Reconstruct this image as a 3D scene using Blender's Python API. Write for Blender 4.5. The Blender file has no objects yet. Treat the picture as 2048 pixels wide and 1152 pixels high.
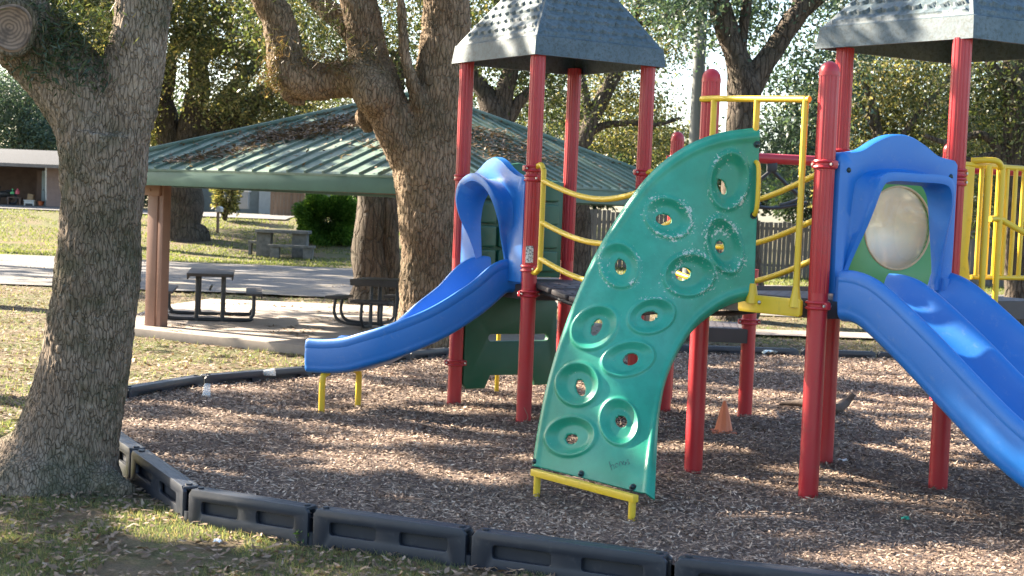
import bpy, bmesh, math, random
import numpy as np
from mathutils import Vector as V, Matrix, noise
S = bpy.context.scene
COL = S.collection
R = math.radians
random.seed(7)

# ------------------------------------------------------------------ camera
F = 3000.0; H = 1.75
roll = math.atan(.0405); pitch = math.atan(156 * math.cos(roll) / F)
fw = V((0, math.cos(pitch), -math.sin(pitch)))
_u = V((0, math.sin(pitch), math.cos(pitch))); _r = V((1, 0, 0))
up = _u * math.cos(roll) - _r * math.sin(roll)
rt = _r * math.cos(roll) + _u * math.sin(roll)
O = V((0, 0, H))
cam_d = bpy.data.cameras.new('camera'); cam = bpy.data.objects.new('camera', cam_d); COL.objects.link(cam)
mw = Matrix((rt, up, -fw)).transposed().to_4x4(); mw.translation = O
cam.matrix_world = mw
cam_d.sensor_width = 36; cam_d.lens = 36 * F / 2048; cam_d.clip_end = 2000; cam_d.clip_start = .1
cam_d.dof.use_dof = True; cam_d.dof.focus_distance = 10.5; cam_d.dof.aperture_fstop = 6.0
S.camera = cam

def ray(px, py): return fw * F + rt * (px - 1024) + up * (576 - py)
def G(px, py, z=0.0):
    d = ray(px, py); return O + d * ((z - H) / d.z)
def at(px, py, Y):
    d = ray(px, py); return O + d * (Y / d.y)

def ss(a, b, x):
    t = min(1, max(0, (x - a) / (b - a))); return t * t * (3 - 2 * t)
def terr(x, y):
    z = -.175 - .165 * ss(11, 17, y) + .2 * ss(26, 36, y)
    z += 1.22 * ss(46, 62, y) * (1 - ss(4, 9, x))
    return z
def GT(px, py):
    d = ray(px, py).normalized(); t = 4.0
    for i in range(4000):
        P = O + d * t
        if P.z <= terr(P.x, P.y): return V((P.x, P.y, terr(P.x, P.y)))
        t += .02 + t * .001
    return P

# ------------------------------------------------------------------ materials
def nd(nt, t, **k):
    n = nt.nodes.new(t)
    for a, b in k.items():
        if a.startswith('i_'):
            key = a[2:].replace('_', ' ')
            n.inputs[key].default_value = b
        else: setattr(n, a, b)
    return n
def newmat(name):
    m = bpy.data.materials.new(name); m.use_nodes = True
    nt = m.node_tree; b = nt.nodes['Principled BSDF']
    tc = nd(nt, 'ShaderNodeTexCoord')
    return m, nt, b, tc
def rgb(c): return (c[0], c[1], c[2], 1)
def ramp(nt, fac, stops):
    r = nd(nt, 'ShaderNodeValToRGB'); e = r.color_ramp.elements
    e[0].position = stops[0][0]; e[0].color = rgb(stops[0][1])
    e[1].position = stops[-1][0]; e[1].color = rgb(stops[-1][1])
    for p, c in stops[1:-1]:
        k = e.new(p); k.color = rgb(c)
    nt.links.new(fac, r.inputs[0]); return r.outputs[0]
def g3(a): return (a, a, a)
def tex(nt, tc, kind, scale, stretch=None, detail=4, rough=.6, dist=0, feature=None, out=None):
    src = tc.outputs['Object']
    if stretch:
        mp = nd(nt, 'ShaderNodeMapping'); mp.inputs['Scale'].default_value = stretch
        nt.links.new(src, mp.inputs[0]); src = mp.outputs[0]
    if kind == 'noise':
        t = nd(nt, 'ShaderNodeTexNoise'); t.inputs['Detail'].default_value = detail
        t.inputs['Roughness'].default_value = rough; t.inputs['Distortion'].default_value = dist
    elif kind == 'vor':
        t = nd(nt, 'ShaderNodeTexVoronoi')
        if feature: t.feature = feature
    t.inputs['Scale'].default_value = scale; nt.links.new(src, t.inputs['Vector'])
    return t.outputs[out or 0]
def mixc(nt, fac, a, b, mode='MIX'):
    m = nd(nt, 'ShaderNodeMix', data_type='RGBA', blend_type=mode)
    for s, v in ((0, fac), (6, a), (7, b)):
        if hasattr(v, 'node'): nt.links.new(v, m.inputs[s])
        else: m.inputs[s].default_value = v if s == 0 else rgb(v)
    return m.outputs[2]
def bump(nt, b, h, dist, strength=1):
    n = nd(nt, 'ShaderNodeBump'); n.inputs['Distance'].default_value = dist; n.inputs['Strength'].default_value = strength
    nt.links.new(h, n.inputs['Height'])
    prev = b.inputs['Normal'].links
    if prev: nt.links.new(prev[0].from_socket, n.inputs['Normal'])
    nt.links.new(n.outputs[0], b.inputs['Normal'])
def mul(nt, a, k, op='MULTIPLY'):
    m = nd(nt, 'ShaderNodeMath', operation=op); nt.links.new(a, m.inputs[0])
    if hasattr(k, 'node'): nt.links.new(k, m.inputs[1])
    else: m.inputs[1].default_value = k
    return m.outputs[0]

def plastic(name, c, rough=.4, fade=.25, grime=.35, spec=.5, gs=3.0, gc=(.09, .07, .05)):
    m, nt, b, tc = newmat(name)
    n1 = tex(nt, tc, 'noise', 1.7, detail=3)
    pale = tuple(min(1, x * .75 + .13) for x in c)
    c1 = mixc(nt, mul(nt, ramp(nt, n1, [(.35, g3(0)), (.75, g3(1))]), fade), c, pale)
    n2 = tex(nt, tc, 'noise', gs * 5, detail=8, rough=.75)
    c2 = mixc(nt, mul(nt, ramp(nt, n2, [(.56, g3(0)), (.72, g3(1))]), grime), c1, gc)
    nt.links.new(c2, b.inputs['Base Color'])
    rr = nd(nt, 'ShaderNodeMapRange'); rr.inputs[3].default_value = rough - .08; rr.inputs[4].default_value = rough + .2
    nt.links.new(n2, rr.inputs[0]); nt.links.new(rr.outputs[0], b.inputs['Roughness'])
    b.inputs['Specular IOR Level'].default_value = spec
    n3 = tex(nt, tc, 'noise', 160, detail=2)
    bump(nt, b, n3, .0006, .6)
    return m
def simple(name, c, rough=.7, var=.3, sc=6, bmp=.004, dark=None, metal=0, stretch=None):
    m, nt, b, tc = newmat(name)
    n = tex(nt, tc, 'noise', sc, stretch, detail=8, rough=.7)
    d = dark or tuple(x * (1 - var) for x in c); l = tuple(min(1, x * (1 + var)) for x in c)
    nt.links.new(ramp(nt, n, [(.3, d), (.5, c), (.72, l)]), b.inputs['Base Color'])
    b.inputs['Roughness'].default_value = rough; b.inputs['Metallic'].default_value = metal
    bump(nt, b, n, bmp)
    return m

M = {}
M['red'] = plastic('red_paint', (.40, .013, .02), .3, .2, .4)
M['yellow'] = plastic('yellow_paint', (.66, .44, .018), .35, .15, .3)
M['blue'] = plastic('blue_plastic', (.004, .135, .45), .34, .2, .28, gc=(.20, .27, .42))
M['dgreen'] = plastic('dark_green_plastic', (.012, .105, .05), .4, .2, .25)
M['green'] = plastic('green_panel_plastic', (.03, .26, .07), .4, .2, .2)
M['black'] = plastic('black_plastic', (.013, .017, .026), .38, .12, .4, gc=(.09, .085, .08))
M['deck'] = plastic('brown_coated_deck', (.045, .036, .036), .5, .3, .5)
M['metalblk'] = plastic('black_coated_steel', (.018, .019, .022), .42, .2, .3)
M['bolt'] = simple('dark_bolt', (.03, .05, .05), .35, metal=.6)
M['steel'] = simple('galvanised_steel', (.45, .45, .44), .35, metal=.8)
M['seat'] = plastic('brown_coated_seat', (.032, .023, .02), .6, .3, .5)
M['column'] = simple('brown_painted_column', (.20, .105, .075), .55, .12, 3, .002)
M['concrete'] = simple('concrete', (.25, .21, .175), .85, .25, 2.5, .004)
M['oldconcrete'] = simple('weathered_concrete', (.13, .125, .11), .9, .5, 5, .01)
M['white'] = simple('white_paint', (.7, .7, .68), .5, .1)
M['asphalt'] = simple('asphalt', (.13, .125, .12), .9, .25, 3, .01)
M['wood'] = simple('weathered_fence_wood', (.13, .115, .10), .85, .4, 9, .01, stretch=(1, 1, .08))
M['brownwood'] = simple('brown_fence_wood', (.20, .14, .10), .85, .35, 9, .01, stretch=(1, 1, .08))
M['pole'] = simple('grey_pole_wood', (.15, .16, .15), .8, .3, 14, .006, stretch=(1, 1, .05))
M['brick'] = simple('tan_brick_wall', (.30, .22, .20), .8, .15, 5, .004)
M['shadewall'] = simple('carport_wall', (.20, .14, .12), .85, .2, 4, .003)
M['paledoor'] = simple('pale_blue_door', (.36, .46, .50), .5, .08)
M['roofshingle'] = simple('grey_roof_shingle', (.018, .021, .026), .95, .3, 10, .01)
M['cone'] = plastic('faded_orange_plastic', (.66, .17, .06), .5, .45, .2)
M['stick'] = simple('dead_branch', (.09, .065, .05), .9, .4, 20, .01)
M['stump'] = None

# climbing wall with worn white flecks
def climb_mat():
    m, nt, b, tc = newmat('teal_climbing_plastic')
    n1 = tex(nt, tc, 'noise', 1.3, detail=4)
    c1 = ramp(nt, n1, [(.3, (.011, .20, .11)), (.5, (.015, .265, .165)), (.7, (.035, .34, .235))])
    n2 = tex(nt, tc, 'noise', 9, detail=10, rough=.8)
    c2 = mixc(nt, mul(nt, ramp(nt, n2, [(.45, g3(0)), (.7, g3(1))]), .35), c1, (.008, .115, .075))
    at_ = nd(nt, 'ShaderNodeAttribute', attribute_name='wear')
    n3 = tex(nt, tc, 'noise', 55, detail=5, rough=.7)
    w = mul(nt, n3, mul(nt, at_.outputs['Fac'], .14), 'ADD')
    c3 = mixc(nt, ramp(nt, w, [(.715, g3(0)), (.76, g3(1))]), c2, (.45, .52, .45))
    nt.links.new(c3, b.inputs['Base Color']); b.inputs['Roughness'].default_value = .36
    bump(nt, b, tex(nt, tc, 'noise', 120), .0008, .6)
    return m
M['climb'] = climb_mat()

def roof_plastic():
    m, nt, b, tc = newmat('mottled_slate_plastic')
    n1 = tex(nt, tc, 'noise', 2.2, detail=8, rough=.7)
    c1 = ramp(nt, n1, [(.3, (.042, .075, .092)), (.5, (.07, .108, .128)), (.7, (.12, .155, .17))])
    n2 = tex(nt, tc, 'noise', 34, detail=6, rough=.8)
    c2 = mixc(nt, mul(nt, ramp(nt, n2, [(.47, g3(0)), (.6, g3(1))]), .8), c1, (.03, .045, .04))
    nt.links.new(c2, b.inputs['Base Color']); b.inputs['Roughness'].default_value = .55
    bump(nt, b, n2, .003, .6)
    return m
M['canopy'] = roof_plastic()

def metal_roof():
    m, nt, b, tc = newmat('green_metal_roof')
    n1 = tex(nt, tc, 'noise', 1.2, detail=8, rough=.7)
    c1 = ramp(nt, n1, [(.3, (.06, .115, .09)), (.5, (.105, .165, .13)), (.7, (.19, .23, .18))])
    n2 = tex(nt, tc, 'noise', 8, detail=8, rough=.8)
    c2 = mixc(nt, mul(nt, ramp(nt, n2, [(.5, g3(0)), (.7, g3(1))]), .5), c1, (.12, .11, .08))
    nt.links.new(c2, b.inputs['Base Color']); b.inputs['Roughness'].default_value = .6; b.inputs['Specular IOR Level'].default_value = .3
    return m
M['mroof'] = metal_roof()
M['fascia'] = simple('green_fascia', (.045, .115, .09), .45, .15, 2, .001)

def bark(name, a, c, moss, mossamt=.5, zs=.24, sc=46, bd=.018):
    m, nt, b, tc = newmat(name)
    n0 = tex(nt, tc, 'noise', 5, detail=3)
    v = tex(nt, tc, 'vor', sc, (1, 1, zs), feature='DISTANCE_TO_EDGE')
    # warp
    tn = v.node
    mp = tn.inputs['Vector'].links[0].from_node
    nn = nd(nt, 'ShaderNodeTexNoise'); nn.inputs['Scale'].default_value = 7; nn.inputs['Detail'].default_value = 4
    nt.links.new(tc.outputs['Object'], nn.inputs['Vector'])
    va = nd(nt, 'ShaderNodeVectorMath', operation='MULTIPLY_ADD')
    nt.links.new(nn.outputs['Color'], va.inputs[0]); va.inputs[1].default_value = (.05, .05, .05)
    nt.links.new(tc.outputs['Object'], va.inputs[2]); nt.links.new(va.outputs[0], mp.inputs[0])
    crack = ramp(nt, v, [(0, g3(0)), (.10, g3(.8)), (.5, g3(1))])
    n2 = tex(nt, tc, 'noise', 26, (1, 1, .4), detail=8, rough=.75)
    c1 = ramp(nt, n2, [(.3, a), (.55, c), (.75, tuple(x * 1.35 for x in c))])
    cm_ = tex(nt, tc, 'noise', 13, (1, 1, .5), detail=5, rough=.7)
    crk2 = mixc(nt, ramp(nt, cm_, [(.36, g3(1)), (.62, g3(.25))]), (1, 1, 1), crack)
    c2 = mixc(nt, crk2, tuple(x * .62 for x in a), c1)
    big_ = tex(nt, tc, 'noise', .9, detail=5, rough=.6)
    c2 = mixc(nt, 1, c2, ramp(nt, big_, [(.35, (.72, .66, .6)), (.5, (1, .97, .92)), (.66, (1.3, 1.3, 1.25))]), 'MULTIPLY')
    nm = tex(nt, tc, 'noise', 1.6, detail=9, rough=.75)
    c3 = mixc(nt, mul(nt, ramp(nt, nm, [(.46, g3(0)), (.62, g3(1))]), mossamt), c2, moss)
    nl = tex(nt, tc, 'noise', 42, detail=4, rough=.6)
    c4 = mixc(nt, mul(nt, ramp(nt, nl, [(.62, g3(0)), (.68, g3(1))]), .35), c3, (.30, .31, .26))
    nt.links.new(c4, b.inputs['Base Color']); b.inputs['Roughness'].default_value = .92
    b.inputs['Specular IOR Level'].default_value = .2
    h = mixc(nt, .3, crack, n2)
    bump(nt, b, h, bd, .9)
    return m
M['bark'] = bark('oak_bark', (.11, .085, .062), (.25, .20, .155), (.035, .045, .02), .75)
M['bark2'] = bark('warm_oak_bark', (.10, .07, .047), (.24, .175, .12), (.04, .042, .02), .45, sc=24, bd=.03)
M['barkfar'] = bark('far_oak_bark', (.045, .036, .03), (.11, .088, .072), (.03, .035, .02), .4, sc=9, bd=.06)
def cut_mat():
    m, nt, b, tc = newmat('cut_wood')
    w = nd(nt, 'ShaderNodeTexWave', wave_type='RINGS', rings_direction='SPHERICAL'); w.inputs['Scale'].default_value = 14
    w.inputs['Distortion'].default_value = 5; w.inputs['Detail'].default_value = 3; nt.links.new(tc.outputs['Object'], w.inputs[0])
    c = ramp(nt, w.outputs[0], [(0, (.12, .085, .06)), (1, (.24, .17, .12))])
    n = tex(nt, tc, 'noise', 9, detail=5)
    c = mixc(nt, mul(nt, ramp(nt, n, [(.5, g3(0)), (.6, g3(1))]), .7), c, (.06, .045, .035))
    nt.links.new(c, b.inputs['Base Color']); b.inputs['Roughness'].default_value = .9
    return m
M['cut'] = cut_mat()

def leafmat(name, stops, trans=.4, rough=.45):
    m, nt, b, tc = newmat(name)
    g = nd(nt, 'ShaderNodeNewGeometry')
    c = ramp(nt, g.outputs['Random Per Island'], stops)
    n = tex(nt, tc, 'noise', .6, detail=2)
    c = mixc(nt, .5, c, ramp(nt, n, [(.3, g3(.55)), (.7, g3(1.35))]), 'MULTIPLY')
    nt.links.new(c, b.inputs['Base Color']); b.inputs['Roughness'].default_value = rough
    t = nd(nt, 'ShaderNodeBsdfTranslucent')
    tcn = mixc(nt, 1, c, (1.5, 1.45, .85), 'MULTIPLY')
    nt.links.new(tcn, t.inputs[0])
    mx = nd(nt, 'ShaderNodeMixShader'); mx.inputs[0].default_value = trans
    nt.links.new(b.outputs[0], mx.inputs[1]); nt.links.new(t.outputs[0], mx.inputs[2])
    nt.links.new(mx.outputs[0], nt.nodes['Material Output'].inputs[0])
    return m
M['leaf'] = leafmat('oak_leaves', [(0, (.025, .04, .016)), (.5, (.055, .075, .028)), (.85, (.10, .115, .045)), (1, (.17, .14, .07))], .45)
M['leafy'] = leafmat('sunny_oak_leaves', [(0, (.03, .045, .018)), (.45, (.085, .10, .036)), (.8, (.20, .195, .08)), (1, (.30, .24, .12))], .5)  # lighter, yellower copy of the oak leaves; sunlight put into the colour
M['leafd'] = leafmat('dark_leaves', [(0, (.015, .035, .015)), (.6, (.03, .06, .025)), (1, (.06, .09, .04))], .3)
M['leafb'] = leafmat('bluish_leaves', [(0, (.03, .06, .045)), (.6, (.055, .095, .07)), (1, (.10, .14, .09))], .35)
M['lawnblade'] = leafmat('lawn_blades', [(0, (.07, .10, .03)), (.6, (.12, .15, .045)), (1, (.20, .21, .09))], .5, .6)
M['hedge'] = leafmat('hedge_leaves', [(0, (.03, .08, .012)), (.6, (.06, .14, .02)), (1, (.14, .24, .04))], .4)
M['grass'] = leafmat('grass_blades', [(0, (.07, .10, .05)), (.5, (.125, .165, .075)), (.8, (.20, .21, .11)), (1, (.28, .23, .14))], .5, .6)
M['litter'] = leafmat('fallen_leaf', [(0, (.10, .062, .038)), (.5, (.19, .13, .085)), (.85, (.28, .20, .14)), (1, (.38, .30, .22))], .15, .7)
M['chips'] = leafmat('bark_chips', [(0, (.085, .05, .034)), (.4, (.20, .132, .090)), (.75, (.35, .25, .175)), (1, (.55, .43, .32))], .0, .8)
M['roots'] = leafmat('dry_fern', [(0, (.10, .06, .03)), (.5, (.17, .11, .05)), (1, (.06, .08, .02))], .3)

def ground_mats():
    m, nt, b, tc = newmat('lawn_ground')
    n = tex(nt, tc, 'noise', .55, detail=10, rough=.75)
    c = ramp(nt, n, [(.30, (.19, .145, .105)), (.46, (.17, .14, .09)), (.56, (.12, .13, .06)), (.74, (.18, .165, .09))])
    n2 = tex(nt, tc, 'noise', 22, detail=8, rough=.8)
    c = mixc(nt, mul(nt, ramp(nt, n2, [(.5, g3(0)), (.62, g3(1))]), .6), c, (.21, .155, .10))
    n4 = tex(nt, tc, 'noise', 60, detail=5, rough=.8)
    c = mixc(nt, .7, c, ramp(nt, n4, [(.35, g3(.45)), (.65, g3(1.35))]), 'MULTIPLY')
    nt.links.new(c, b.inputs['Base Color']); b.inputs['Roughness'].default_value = .95; b.inputs['Specular IOR Level'].default_value = .1
    bump(nt, b, n2, .03, .8); bump(nt, b, n4, .02, .7)
    M['lawn'] = m
    m, nt, b, tc = newmat('mulch_ground')
    n = tex(nt, tc, 'noise', 30, detail=8, rough=.8)
    c = ramp(nt, n, [(.3, (.05, .033, .026)), (.5, (.12, .083, .065)), (.7, (.22, .16, .12))])
    nt.links.new(c, b.inputs['Base Color']); b.inputs['Roughness'].default_value = .95
    bump(nt, b, n, .02, .9)
    M['mulch'] = m
    m, nt, b, tc = newmat('bare_dirt')
    n = tex(nt, tc, 'noise', .9, detail=10, rough=.7)
    c = ramp(nt, n, [(.3, (.08, .08, .085)), (.5, (.12, .115, .11)), (.62, (.19, .16, .12)), (.72, (.11, .12, .06))])
    nt.links.new(c, b.inputs['Base Color']); b.inputs['Roughness'].default_value = .95
    bump(nt, b, tex(nt, tc, 'noise', 25, detail=6), .01, .6)
    M['dirt'] = m
ground_mats()

def bubble_mat():
    m, nt, b, tc = newmat('scratched_clear_bubble')
    n = tex(nt, tc, 'noise', 4, detail=6, rough=.7, dist=.6)
    c = ramp(nt, n, [(.3, (.40, .40, .36)), (.48, (.50, .46, .32)), (.56, (.62, .48, .30)), (.7, (.62, .64, .62))])
    n2 = tex(nt, tc, 'noise', 26, detail=6, rough=.8)
    c = mixc(nt, mul(nt, ramp(nt, n2, [(.6, g3(0)), (.66, g3(1))]), .45), c, (.10, .12, .16))
    nt.links.new(c, b.inputs['Base Color']); b.inputs['Roughness'].default_value = .3
    b.inputs['Transmission Weight'].default_value = .25
    t = nd(nt, 'ShaderNodeBsdfTranslucent'); t.inputs[0].default_value = (.75, .7, .55, 1)
    tr = nd(nt, 'ShaderNodeBsdfTransparent'); mx2 = nd(nt, 'ShaderNodeMixShader'); mx2.inputs[0].default_value = .42
    nt.links.new(t.outputs[0], mx2.inputs[1]); nt.links.new(tr.outputs[0], mx2.inputs[2])
    mx = nd(nt, 'ShaderNodeMixShader'); mx.inputs[0].default_value = .6
    nt.links.new(b.outputs[0], mx.inputs[1]); nt.links.new(mx2.outputs[0], mx.inputs[2])
    nt.links.new(mx.outputs[0], nt.nodes['Material Output'].inputs[0])
    return m
M['bubble'] = bubble_mat()
def cup_mat():
    m, nt, b, tc = newmat('clear_cup_plastic')
    b.inputs['Base Color'].default_value = (.8, .8, .78, 1); b.inputs['Roughness'].default_value = .2
    tr = nd(nt, 'ShaderNodeBsdfTransparent'); mx = nd(nt, 'ShaderNodeMixShader'); mx.inputs[0].default_value = .72
    nt.links.new(b.outputs[0], mx.inputs[1]); nt.links.new(tr.outputs[0], mx.inputs[2])
    nt.links.new(mx.outputs[0], nt.nodes['Material Output'].inputs[0])
    return m
M['cup'] = cup_mat()

# ------------------------------------------------------------------ mesh helpers
class MB:
    def __init__(s): s.v = []; s.f = []
    def add(s, vs, fs, mtx=None):
        o = len(s.v)
        for v in vs:
            v = V(v); s.v.append(mtx @ v if mtx else v)
        for f in fs: s.f.append([i + o for i in f])
        return s
    def box(s, c, size, rot=None, bev=.0):
        c = V(c); x, y, z = [a / 2 for a in size]
        bm = bmesh.new(); bmesh.ops.create_cube(bm, size=1)
        for v in bm.verts: v.co = V((v.co.x * size[0], v.co.y * size[1], v.co.z * size[2]))
        if bev: bmesh.ops.bevel(bm, geom=bm.edges[:], offset=bev, segments=2, affect='EDGES', profile=.6)
        m = Matrix.Translation(c) @ (rot.to_4x4() if rot else Matrix())
        bm.verts.index_update()
        s.add([v.co for v in bm.verts], [[v.index for v in f.verts] for f in bm.faces], m); bm.free(); return s
    def tube(s, path, rad, seg=12, caps=True, closed=False, smooth=0, prof=None):
        P = [V(p) for p in path]
        if smooth: P = spl(P, smooth, closed)
        n = len(P)
        if not hasattr(rad, '__len__'): rr = [rad] * n
        else:
            m = len(rad); rr = []
            for i in range(n):
                t = i / (n - 1) * (m - 1); k = min(int(t), m - 2); rr.append(rad[k] + (rad[k + 1] - rad[k]) * (t - k))
        T = []
        for i in range(n):
            a = P[(i - 1) % n] if (i > 0 or closed) else P[i]; b = P[(i + 1) % n] if (i < n - 1 or closed) else P[i]
            T.append((b - a).normalized())
        ref = V((0, 0, 1)) if abs(T[0].z) < .9 else V((1, 0, 0))
        N = T[0].cross(ref).normalized(); vs = []; fs = []
        for i in range(n):
            N = (N - T[i] * N.dot(T[i])).normalized(); B = T[i].cross(N)
            for k in range(seg):
                a = 2 * math.pi * k / seg; q = rr[i] * (prof(a, i / (n - 1)) if prof else 1)
                vs.append(P[i] + (N * math.cos(a) + B * math.sin(a)) * q)
        for i in range(n if closed else n - 1):
            j = (i + 1) % n
            for k in range(seg):
                l = (k + 1) % seg; fs.append([i * seg + k, i * seg + l, j * seg + l, j * seg + k])
        if caps and not closed:
            fs.append(list(range(seg))[::-1]); fs.append([(n - 1) * seg + k for k in range(seg)])
        return s.add(vs, fs)
    def ball(s, c, r, sx=1, sy=1, sz=1, seg=12, rings=8):
        vs = []; fs = []; c = V(c)
        for i in range(rings + 1):
            t = math.pi * i / rings
            for k in range(seg):
                a = 2 * math.pi * k / seg
                vs.append(c + V((math.sin(t) * math.cos(a) * r * sx, math.sin(t) * math.sin(a) * r * sy, math.cos(t) * r * sz)))
        for i in range(rings):
            for k in range(seg):
                l = (k + 1) % seg; fs.append([i * seg + k, (i + 1) * seg + k, (i + 1) * seg + l, i * seg + l])
        return s.add(vs, fs)
    def grid(s, rows):
        o = []; n = len(rows[0]); fs = []
        for r in rows: o += r
        for i in range(len(rows) - 1):
            for k in range(n - 1): fs.append([i * n + k, i * n + k + 1, (i + 1) * n + k + 1, (i + 1) * n + k])
        return s.add(o, fs)
    def loop(s, rings, closed=True):      # loft equal-length rings
        n = len(rings[0]); o = []; fs = []
        for r in rings: o += list(r)
        for i in range(len(rings) - 1):
            for k in range(n if closed else n - 1):
                l = (k + 1) % n; fs.append([i * n + k, i * n + l, (i + 1) * n + l, (i + 1) * n + k])
        return s.add(o, fs)
    def build(s, name, mat, parent=None, ang=40, label=None, merge=True, cut=None):
        me = bpy.data.meshes.new(name)
        off = world_off(parent)
        me.from_pydata([tuple(v - off) for v in s.v], [], s.f)
        bm = bmesh.new(); bm.from_mesh(me)
        if merge: bmesh.ops.remove_doubles(bm, verts=bm.verts[:], dist=.00005)
        bmesh.ops.recalc_face_normals(bm, faces=bm.faces[:]); bm.to_mesh(me); bm.free()
        me.shade_smooth(); me.set_sharp_from_angle(angle=R(ang))
        o = bpy.data.objects.new(name, me); COL.objects.link(o)
        if mat: me.materials.append(M[mat] if isinstance(mat, str) else mat)
        if parent: o.parent = parent
        if label: o['label'] = label
        return o
def world_off(p):
    v = V((0, 0, 0))
    while p: v = v + p.location; p = p.parent
    return v
def spl(P, k, closed=False):
    out = []; n = len(P)
    for i in range(n if closed else n - 1):
        g = lambda j: P[j % n] if closed else P[max(0, min(n - 1, j))]
        a, b, c, d = g(i - 1), g(i), g(i + 1), g(i + 2)
        for q in range(k):
            t = q / k
            out.append(.5 * ((2 * b) + (c - a) * t + (2 * a - 5 * b + 4 * c - d) * t * t + (3 * b - a - 3 * c + d) * t ** 3))
    if not closed: out.append(P[-1])
    return out
def tag(o, label=None, cat=None, group=None, kind=None):
    if label: o['label'] = label
    if cat: o['category'] = cat
    if group: o['group'] = group
    if kind: o['kind'] = kind
    return o
def thing(name, loc, label, cat, group=None):
    o = bpy.data.objects.new(name, None); COL.objects.link(o); o.location = loc; o.empty_display_size = .2
    return tag(o, label, cat, group)
def struct(name, mb, mat, **k):
    return tag(mb.build(name, mat, **k), kind='structure')
def plate(mb, outlines, th, mtx, bev=.008, smooth=None):
    cu = bpy.data.curves.new('tmp', 'CURVE'); cu.dimensions = '2D'; cu.fill_mode = 'BOTH'
    cu.extrude = max(.0005, th / 2 - bev); cu.bevel_depth = bev; cu.bevel_resolution = 1; cu.offset = -bev
    for o in outlines:
        sp = cu.splines.new('POLY'); sp.points.add(len(o) - 1)
        for i, p in enumerate(o): sp.points[i].co = (p[0], p[1], 0, 1)
        sp.use_cyclic_u = True
    ob = bpy.data.objects.new('tmp', cu); me = bpy.data.meshes.new_from_object(ob)
    mb.add([v.co.copy() for v in me.vertices], [list(p.vertices) for p in me.polygons], mtx)
    bpy.data.objects.remove(ob); bpy.data.curves.remove(cu); bpy.data.meshes.remove(me)
def ell(cx, cy, rx, ry, n=40, rot=0):
    return [(cx + rx * math.cos(t) * math.cos(rot) - ry * math.sin(t) * math.sin(rot), cy + rx * math.cos(t) * math.sin(rot) + ry * math.sin(t) * math.cos(rot)) for t in [2 * math.pi * i / n for i in range(n)]]
def rrect(x0, y0, x1, y1, r, n=5):
    o = []
    for cx, cy, a in ((x1 - r, y1 - r, 0), (x0 + r, y1 - r, 90), (x0 + r, y0 + r, 180), (x1 - r, y0 + r, 270)):
        for i in range(n + 1):
            t = R(a + 90 * i / n); o.append((cx + r * math.cos(t), cy + r * math.sin(t)))
    return o
def frame(o, xa, ya, za=None):
    xa = V(xa).normalized(); ya = V(ya).normalized(); za = za or xa.cross(ya)
    m = Matrix((xa, ya, za)).transposed().to_4x4(); m.translation = V(o); return m

def quads(name, P, L, W, mat, seed, parent=None, flat=0.0, tri=False, updir=None, fold=0):
    """many small leaf / chip / blade faces in one mesh; P Nx3, L,W N"""
    rg = np.random.default_rng(seed); n = len(P); P = np.asarray(P, float)
    if updir is not None:
        d = np.array([0, 0, 1.0]) + rg.normal(0, updir, (n, 3)); d[:, 2] = np.abs(d[:, 2])
    else:
        d = rg.normal(0, 1, (n, 3)); d[:, 2] *= (1 - flat)
    d /= np.linalg.norm(d, axis=1)[:, None]
    q = rg.normal(0, 1, (n, 3))
    if flat: q[:, 2] *= (1 - flat)
    s = np.cross(d, q); 
    if flat:
        s = np.cross(d, np.array([0, 0, 1.0]) + rg.normal(0, (1 - flat) * 1.2 + .05, (n, 3)))
    s /= np.linalg.norm(s, axis=1)[:, None] + 1e-9
    L = np.asarray(L)[:, None]; W = np.asarray(W)[:, None]
    off = np.array(world_off(parent)) if parent else 0
    P = P - off
    if tri:
        vs = np.stack([P - s * W / 2, P + s * W / 2, P + d * L], 1); k = 3
    else:
        vs = np.stack([P - d * L / 2, P + s * W / 2 - d * L * .05, P + d * L / 2, P - s * W / 2 - d * L * .05], 1); k = 4
    me = bpy.data.meshes.new(name); me.vertices.add(n * k); me.vertices.foreach_set('co', vs.reshape(-1).astype(np.float32))
    me.loops.add(n * k); me.loops.foreach_set('vertex_index', np.arange(n * k, dtype=np.int32))
    me.polygons.add(n); me.polygons.foreach_set('loop_start', np.arange(0, n * k, k, dtype=np.int32))
    try: me.polygons.foreach_set('loop_total', np.full(n, k, dtype=np.int32))
    except Exception: pass
    me.update(calc_edges=True)
    me.materials.append(M[mat]); o = bpy.data.objects.new(name, me); COL.objects.link(o)
    if parent: o.parent = parent
    return o
def cloud(blobs, per, seed, cl=.35, spread=None, ncl=None):
    """leaf positions: blobs = (centre, (rx,ry,rz), weight)"""
    rg = np.random.default_rng(seed); out = []
    for c, r, w in blobs:
        n = int(per * w); k = max(3, n // (ncl or 42))
        d = rg.normal(0, 1, (k, 3)); d /= np.linalg.norm(d, axis=1)[:, None]
        rad = rg.uniform(.15, 1, (k, 1)) ** .45
        cc = np.array(c) + d * rad * np.array(r)
        idx = rg.integers(0, k, n)
        e = rg.normal(0, 1, (n, 3)) * np.array([cl, cl, cl * .6])
        out.append(cc[idx] + e)
    return np.concatenate(out)

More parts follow.
